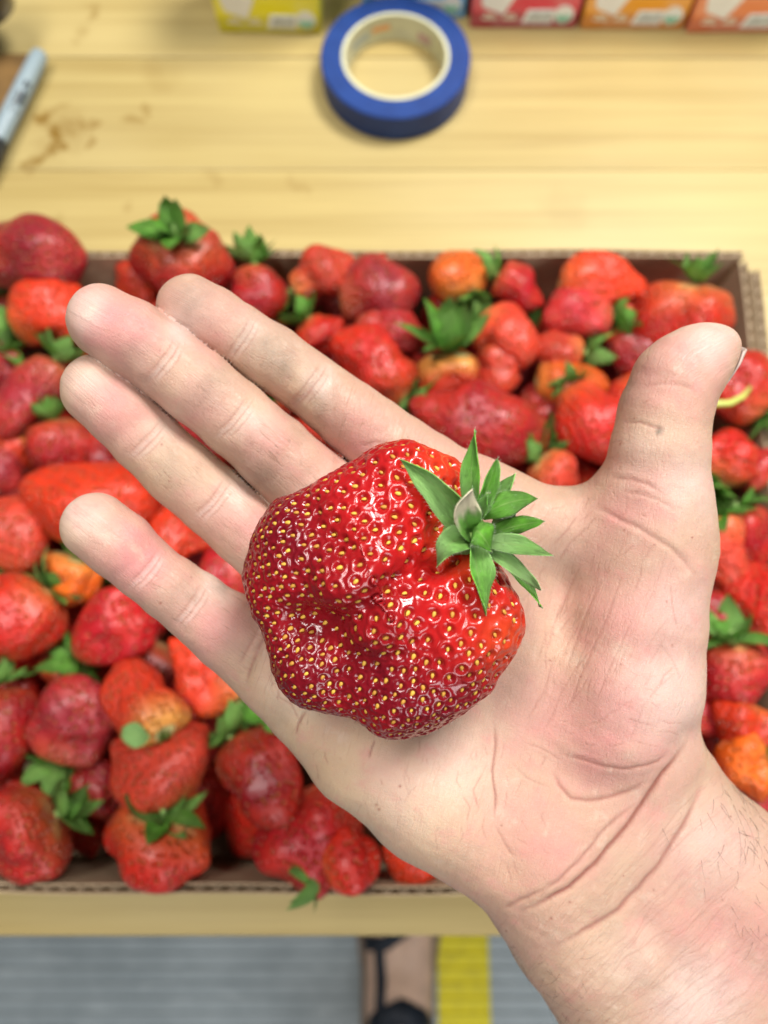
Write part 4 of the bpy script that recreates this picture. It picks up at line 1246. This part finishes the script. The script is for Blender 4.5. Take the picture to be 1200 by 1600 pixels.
GROOVES = [([(700, 872), (660, 890), (610, 925), (560, 965), (500, 985), (462, 978)], .40, 30), ([(735, 830), (700, 862)], .28, 34), ([(716, 742), (706, 800), (700, 840)], .10, 22),
           ([(560, 965), (520, 1010), (470, 1030), (440, 1024)], .12, 20), ([(602, 930), (560, 880), (530, 850)], .10, 26), ([(640, 1000), (690, 1050), (720, 1090)], .06, 24),
           ([(780, 920), (765, 990)], .07, 16), ([(500, 985), (478, 960)], .08, 18), ([(470, 762), (520, 850)], .07, 24), ([(640, 900), (700, 930), (760, 960)], .05, 20), ([(565, 1128), (590, 1060)], .06, 20)]
def build_giant():
    h = .058
    F, lo = grid_field(berry_sdf, (-4.6, -6.4, -1.6), (4.2, 3.0, 5.2), h, 4)
    V, Q = surface_nets(F, lo, h)
    V, _ = project(berry_sdf, V, 1)
    V, Q = subdivide(V, Q)
    V, N = project(berry_sdf, V, 2)
    px = to_px(V); front = np.clip(N[:, 2] * 2 + .7, 0, 1)
    disp = .055 * noise3(V, 1.5, 41) + .035 * noise3(V, 3.2, 42) + .012 * noise3(V, 7.0, 43)
    for poly, dep, w in GROOVES:
        d, _ = seg_dist(px, poly); disp -= front * dep * np.exp(-(d / w) ** 2)
    V = V + N * disp[:, None]
    # smoothed normals of the displaced surface
    fn = np.cross(V[Q[:, 2]] - V[Q[:, 0]], V[Q[:, 3]] - V[Q[:, 1]])
    N2 = np.zeros_like(V)
    for k in range(4): np.add.at(N2, Q[:, k], fn)
    N2 /= np.linalg.norm(N2, axis=1, keepdims=True) + 1e-12
    if (N2 * N).sum(1).mean() < 0: N2 = -N2
    N = N2
    px = to_px(V)
    dc = np.linalg.norm(px - np.array([740, 838]), axis=1)
    spacing = .250 + .195 * np.clip(1 - (dc - 60) / 240, 0, 1)
    # seeds: dart throwing on the surface, denser towards the blunt end
    g = np.random.default_rng(17)
    cand = g.choice(len(V), 26000, replace=False)
    keepP = np.zeros((4000, 3)); keepR = np.zeros(4000); kept = []; n = 0
    for i in cand:
        if dc[i] < 46 and N[i, 2] > -.2: continue
        r = spacing[i] * .86
        if n and (np.linalg.norm(keepP[:n] - V[i], axis=1) < (keepR[:n] + r) / 2).any(): continue
        keepP[n] = V[i]; keepR[n] = r; kept.append(i); n += 1
        if n >= 3999: break
    kd = kdtree.KDTree(n)
    for k, i in enumerate(kept): kd.insert(V[i], k)
    kd.balance()
    SP = V[kept]
    tmp = np.array([kd.find(v)[1:] for v in V])
    near, dist = tmp[:, 0].astype(int), tmp[:, 1]
    sp = spacing[np.array(kept)][near]
    x = dist / sp
    pitd = .062 + .080 * np.clip((sp - .25) / .2, 0, 1)
    pit = np.exp(-(x / .25) ** 2)
    hl = -pitd * pit + .020 * np.exp(-((x - .50) / .17) ** 2)
    V2 = V + N * hl[:, None] + N * (.006 * noise3(V, 22.0, 44))[:, None]
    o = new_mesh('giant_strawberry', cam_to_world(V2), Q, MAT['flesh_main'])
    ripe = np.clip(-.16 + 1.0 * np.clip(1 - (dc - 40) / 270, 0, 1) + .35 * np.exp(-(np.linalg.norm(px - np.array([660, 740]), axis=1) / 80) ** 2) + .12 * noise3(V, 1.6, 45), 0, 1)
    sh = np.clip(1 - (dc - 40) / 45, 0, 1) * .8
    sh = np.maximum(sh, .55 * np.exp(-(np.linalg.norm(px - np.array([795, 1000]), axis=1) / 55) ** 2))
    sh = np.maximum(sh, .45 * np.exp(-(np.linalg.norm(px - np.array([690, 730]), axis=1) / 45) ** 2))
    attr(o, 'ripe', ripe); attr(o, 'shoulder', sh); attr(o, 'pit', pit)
    tag(o, 'giant lumpy glossy red strawberry with green calyx lying in the open palm', 'strawberry')
    # one seed mesh shared by all
    sv, sf = [], []
    nu, nv = 8, 5
    for i in range(nv + 1):
        t = math.pi * i / nv
        for j in range(nu):
            a = 2 * math.pi * j / nu
            taper = 1 - .28 * math.cos(t)
            sv.append((-.00066 * math.cos(t), .00043 * math.sin(t) * math.cos(a) * taper, .00030 * math.sin(t) * math.sin(a)))
    for i in range(nv):
        for j in range(nu):
            a, b = i * nu + j, i * nu + (j + 1) % nu
            sf.append((a, b, b + nu, a + nu))
    so = new_mesh('seed', sv, sf, MAT['seed']); smesh = so.data; bpy.data.objects.remove(so)
    cal = P(740, 838, 2.6)
    vis = []
    for k, i in enumerate(kept):
        view = np.array([0, 0, 20.]) - V[i]; vis.append((N[i] @ view) / np.linalg.norm(view))
    order = np.argsort(-np.array(vis))
    jv, jf = [], []
    for rank, k in enumerate(order):
        i = kept[k]
        nn = N[i]; d = cal - V[i]; d = d - nn * (d @ nn); d /= np.linalg.norm(d) + 1e-9
        d = d + np.cross(nn, d) * g.normal(0, .25); d /= np.linalg.norm(d)
        w = np.cross(nn, d)
        pos = V[i] - nn * (pitd[i] * .78 - .020)
        Rm = np.stack([d, w, nn], 1)
        W3 = np.stack([RIGHT, UP, -FWD], 1)
        Rw = W3 @ Rm
        s = g.uniform(.82, 1.18)
        if rank < 300:
            so = bpy.data.objects.new('seed', smesh); COL.objects.link(so); so.parent = o
            mw = np.eye(4); mw[:3, :3] = Rw * s; mw[:3, 3] = cam_to_world(pos[None])[0]
            so.matrix_world = Matrix(mw.tolist())
        else:
            b = len(jv); jv.extend((np.array(sv) * s) @ Rw.T + cam_to_world(pos[None])[0]); jf.extend([tuple(b + q for q in ff) for ff in sf])
    st_ = new_mesh('seeds', np.array(jv), jf, MAT['seed'], o); st_['kind'] = 'stuff'
    # tiny dark style hairs left on the surface
    hv, hf = [], []
    for k in g.choice(len(kept), 260, replace=False):
        i = kept[k]; nn = N[i]
        d = nn + g.normal(0, .7, 3); d /= np.linalg.norm(d)
        p = V[i] + N[i] * .0 + g.normal(0, .03, 3)
        L = g.uniform(.04, .10)
        pts = [p, p + d * L * .5 + g.normal(0, .008, 3), p + d * L]
        v, f = tube_geo(cam_to_world(np.array(pts)), [.00004, .00003, .00002], 3)
        b = len(hv); hv.extend(v); hf.extend([tuple(b + q for q in ff) for ff in f])
    hm = M('style_hair'); hm.set(Base_Color=(.09, .02, .015), Roughness=.5)
    ho = new_mesh('style_hairs', np.array(hv), hf, hm.m, o); ho['kind'] = 'stuff'
    return o
GIANT = build_giant()


def giant_calyx():
    # base, middle, tip (px, px, z cm), width px, cup, under colour, cream, lean, where it is widest
    S = [
     ((737, 810, 2.9), (733, 740, 3.45), (743, 672, 3.1), 33, .55, .20, 0, .45, .42),
     ((748, 802, 3.1), (760, 765, 3.6), (778, 716, 3.5), 33, .75, .10, 0, -.35, .45),
     ((760, 800, 2.6), (782, 768, 2.9), (805, 740, 2.7), 28, .35, .55, 0, .2, .45),
     ((750, 808, 3.1), (792, 778, 3.75), (840, 779, 3.1), 43, -.40, .0, 0, .15, .50),
     ((772, 826, 2.7), (790, 806, 2.9), (807, 798, 2.8), 30, .2, .8, 0, .2, .45),
     ((764, 836, 2.9), (806, 818, 3.25), (851, 815, 2.8), 32, -.35, .10, 0, -.25, .48),
     ((757, 846, 3.0), (806, 846, 3.55), (864, 868, 2.6), 32, .30, .75, 0, .2, .45),
     ((756, 854, 3.0), (798, 874, 3.3), (844, 922, 2.2), 29, .40, .80, 0, .25, .45),
     ((770, 866, 2.4), (822, 896, 2.5), (845, 949, 1.8), 20, .40, .40, 0, .35, .45),
     ((742, 848, 3.1), (744, 905, 3.75), (761, 968, 3.1), 45, .80, .35, 0, .65, .40),
     ((738, 842, 3.0), (696, 834, 3.9), (683, 885, 3.2), 46, .40, .65, 0, -.35, .36),
     ((728, 824, 3.0), (706, 768, 3.8), (624, 717, 3.3), 62, .75, .45, 0, .55, .34),
     ((738, 838, 3.15), (716, 800, 4.0), (738, 764, 4.1), 46, .60, .35, 1, -.25, .58),
     ((738, 826, 3.3), (750, 826, 4.0), (768, 860, 3.5), 50, -.35, .0, 0, .0, .50),
     ((744, 812, 3.0), (756, 790, 3.5), (764, 770, 3.6), 24, .6, .5, 0, .6, .45),
    ]
    g = np.random.default_rng(3)
    hv, hf = [], []
    for (b, md_, t, wpx, cup, und, cream, lean, peak) in S:
        A = P(*b); Mi = P(*md_); T = P(*t)
        L = np.linalg.norm(Mi - A) + np.linalg.norm(T - Mi)
        W = Rp(wpx, md_[2]) * 1.02
        nl, nw = 22, 10
        v, uv, f = [], [], []
        ph = g.uniform(0, 6.28)
        for i in range(nl + 1):
            q = i / nl
            w = W / 2 * ((.42 + .58 * (1 - (1 - q / peak) ** 2)) if q < peak else max(.012, (1 - ((q - peak) / (1 - peak)) ** 1.55)))
            c = A * (1 - q) ** 2 + Mi * 2 * q * (1 - q) + T * q * q
            d = (Mi - A) * (1 - q) + (T - Mi) * q; d /= np.linalg.norm(d)
            zt = np.array([0, 0, 1.0]) + .25 * (np.array([0, 0, 20.]) - c) / 20
            up = zt - d * (zt @ d); up /= np.linalg.norm(up)
            side = np.cross(up, d); le = lean * (.5 + .8 * q)
            up, side = up * math.cos(le) + side * math.sin(le), side * math.cos(le) - up * math.sin(le)
            for j in range(nw + 1):
                s = -1 + 2 * j / nw
                edge = (.060 * math.sin(8 * q + ph + (3 if s > 0 else 0)) + .015 * math.sin(21 * q + ph * 2 + s)) * s * s
                rib = -.030 * math.exp(-(s / .12) ** 2) * (1 - q) + .008 * math.sin(abs(s) * 16 - q * 9)
                v.append(c + side * (w * s * (1 - .16 * abs(cup) * s * s)) + up * (cup * w * abs(s) ** 1.6 * (1 - .25 * q) + edge + rib * (1 - abs(s)) + .10 * L * math.sin(3.0 * q) * 0))
                uv.append((q, s, 0))
            if i > 2:
                for s_ in (-1, 1, g.uniform(-1, 1)):
                    p = v[-(nw + 1) + int(round((s_ + 1) / 2 * nw))]
                    hd = side * s_ * g.uniform(.3, 1) + d * g.uniform(.3, 1.2) + up * g.uniform(-.2, .7); hd /= np.linalg.norm(hd)
                    ln = g.uniform(.03, .075)
                    tv, tf = tube_geo(cam_to_world(np.array([p, p + hd * ln * .6, p + hd * ln + d * .01])), [.000025, .00002, .00001], 3)
                    k0 = len(hv); hv.extend(tv); hf.extend([tuple(k0 + x for x in ff) for ff in tf])
        for i in range(nl):
            for j in range(nw):
                a = i * (nw + 1) + j; f.append((a, a + 1, a + nw + 2, a + nw + 1))
        uv = np.array(uv)
        o = new_mesh('sepal', cam_to_world(np.array(v)), f, MAT['leaf_main'], GIANT)
        attr(o, 'leaf', uv); attr(o, 'under', np.clip(und + .18 * np.sin(uv[:, 0] * 5 + ph) + .22 * (uv[:, 1] * np.sign(lean + .01)) * (np.abs(lean) > .3), 0, 1))
        attr(o, 'cream', np.clip((uv[:, 0] - .42 + .10 * uv[:, 1] + .06 * np.sin(uv[:, 1] * 9)) * 6, 0, 1) * cream + .5 * np.clip((uv[:, 0] - .955) * 25, 0, 1))
        md = o.modifiers.new('solid', 'SOLIDIFY'); md.thickness = .00022; md.offset = 0
        if cream: o['label'] = 'sepal with a dried cream-coloured tip'
    hm = M('sepal_down'); hm.set(Base_Color=(.62, .70, .52), Roughness=.6)
    ho = new_mesh('sepal_hairs', np.array(hv), hf, hm.m, GIANT); ho['kind'] = 'stuff'
    # green receptacle where the sepals join
    pts = cam_to_world(np.array([P(716, 836, 2.3), P(730, 832, 2.8), P(742, 832, 3.1), P(750, 830, 3.22)]))
    v, f = tube_geo(pts, [.0058, .0050, .0030, .0012], 14)
    m = plain('receptacle_green', (.20, .34, .075), .5, .25, 300)
    new_mesh('receptacle', v, f, m, GIANT)
giant_calyx()


# ---------------------------------------------------------------- foot in a sandal on the floor
def build_foot():
    fx, fz = at(622, 1540, -.86)[0][0], -.90
    top = at(622, 1475, -.84)[0][1]                                   # just under the table edge
    Y = lambda s: top + s
    C = [((fx, Y(-.235), .040), .030, (fx + .002, Y(-.17), .050), .034), ((fx + .002, Y(-.17), .060), .034, (fx, Y(-.08), .050), .034),
         ((fx - .012, Y(-.09), .040), .030, (fx - .018, Y(.03), .028), .022), ((fx + .014, Y(-.09), .040), .030, (fx + .022, Y(.04), .030), .024),
         ((fx + .002, Y(-.195), .07), .032, (fx + .004, Y(-.225), .18), .036), ((fx + .004, Y(-.225), .18), .036, (fx + .004, Y(-.25), .34), .050)]
    for k, (dx, ln, r) in enumerate(((.034, .085, .0125), (.012, .082, .0085), (-.004, .075, .008), (-.019, .066, .0078), (-.033, .054, .0072))):
        C.append(((fx + dx * .8, Y(.025), .026), r * 1.15, (fx + dx * 1.05, Y(ln), .020), r))
    wide = lambda q: np.array([fx + (q[0] - fx) * 1.28, q[1], q[2]])
    C = [(wide(a), wide(b), ra * 1.14, rb * 1.14) for a, ra, b, rb in C]
    def fs(p):
        t = np.full(len(p), 9.0)
        for i, c in enumerate(C): t = smin(t, cone_d(p, *c), .018 if i < 6 else .004)
        return np.maximum(t, .019 - p[:, 2])
    h = .004
    F, lo = grid_field(fs, (fx - .12, Y(-.33), -.0), (fx + .13, Y(.125), .36), h, 4)
    V, Q = surface_nets(F, lo, h)
    V[:, 2] += fz
    o = new_mesh('person', V, Q, plain('foot_skin', (.78, .52, .38), .5, .1, 40))
    tag(o, 'bare foot in a dark strappy sandal on the grey floor below the table edge', 'person')
    dk = plain('sandal_navy', (.012, .018, .030), .6)
    # sole
    out = [(-.040, -.26), (-.046, -.15), (-.046, -.05), (-.054, .03), (-.046, .085), (-.015, .112), (.028, .115), (.052, .08), (.056, .02), (.046, -.06), (.042, -.16), (.036, -.26), (.02, -.285), (-.022, -.285)]
    k = len(out)
    v = [(fx + x * 1.25, Y(y), fz + z) for z in (.0006, .019) for x, y in out]
    f = [tuple(range(k))[::-1], tuple(range(k, 2 * k))] + [(i, (i + 1) % k, (i + 1) % k + k, i + k) for i in range(k)]
    sandal = new_mesh('sandal_sole', v, f, plain('sole_tan', (.24, .17, .12), .7), o, smooth=False)
    def strap(pts, w, th=.003):
        """flat band laid over the foot: points are pulled onto the skin"""
        pts = np.array(pts, float); dense = []
        for i in range(len(pts) - 1):
            for t in np.linspace(0, 1, 10, endpoint=False): dense.append(pts[i] + (pts[i + 1] - pts[i]) * t)
        dense.append(pts[-1]); dense = np.array(dense)
        for _ in range(6):
            f0, gr = grad(fs, dense, .002); dense = dense - gr * (f0 - .0015)[:, None] / np.maximum((gr * gr).sum(1), .3)[:, None]
        _, gr = grad(fs, dense, .002); gr /= np.linalg.norm(gr, axis=1, keepdims=True)
        vv, ff = [], []
        for i, p in enumerate(dense):
            t = dense[min(i + 1, len(dense) - 1)] - dense[max(i - 1, 0)]; t /= np.linalg.norm(t) + 1e-9
            s = np.cross(gr[i], t); s /= np.linalg.norm(s) + 1e-9
            for a, b in ((-1, 0), (1, 0), (1, 1), (-1, 1)):
                q = p + s * w / 2 * a + gr[i] * th * b; vv.append((q[0], q[1], q[2] + fz))
        n = len(dense)
        for i in range(n - 1):
            for e in range(4): ff.append((4 * i + e, 4 * i + (e + 1) % 4, 4 * i + 4 + (e + 1) % 4, 4 * i + 4 + e))
        new_mesh('strap', vv, ff, dk, sandal)
    strap([(fx - .050, Y(-.005), .03), (fx - .02, Y(.0), .06), (fx + .02, Y(.025), .06), (fx + .052, Y(.035), .03)], .020)
    strap([(fx - .030, Y(.005), .06), (fx - .028, Y(-.05), .08), (fx - .026, Y(-.10), .085)], .016)
    strap([(fx - .050, Y(-.145), .05), (fx - .032, Y(-.098), .09), (fx + .004, Y(-.080), .10), (fx + .038, Y(-.098), .09), (fx + .052, Y(-.145), .05)], .034)
build_foot()
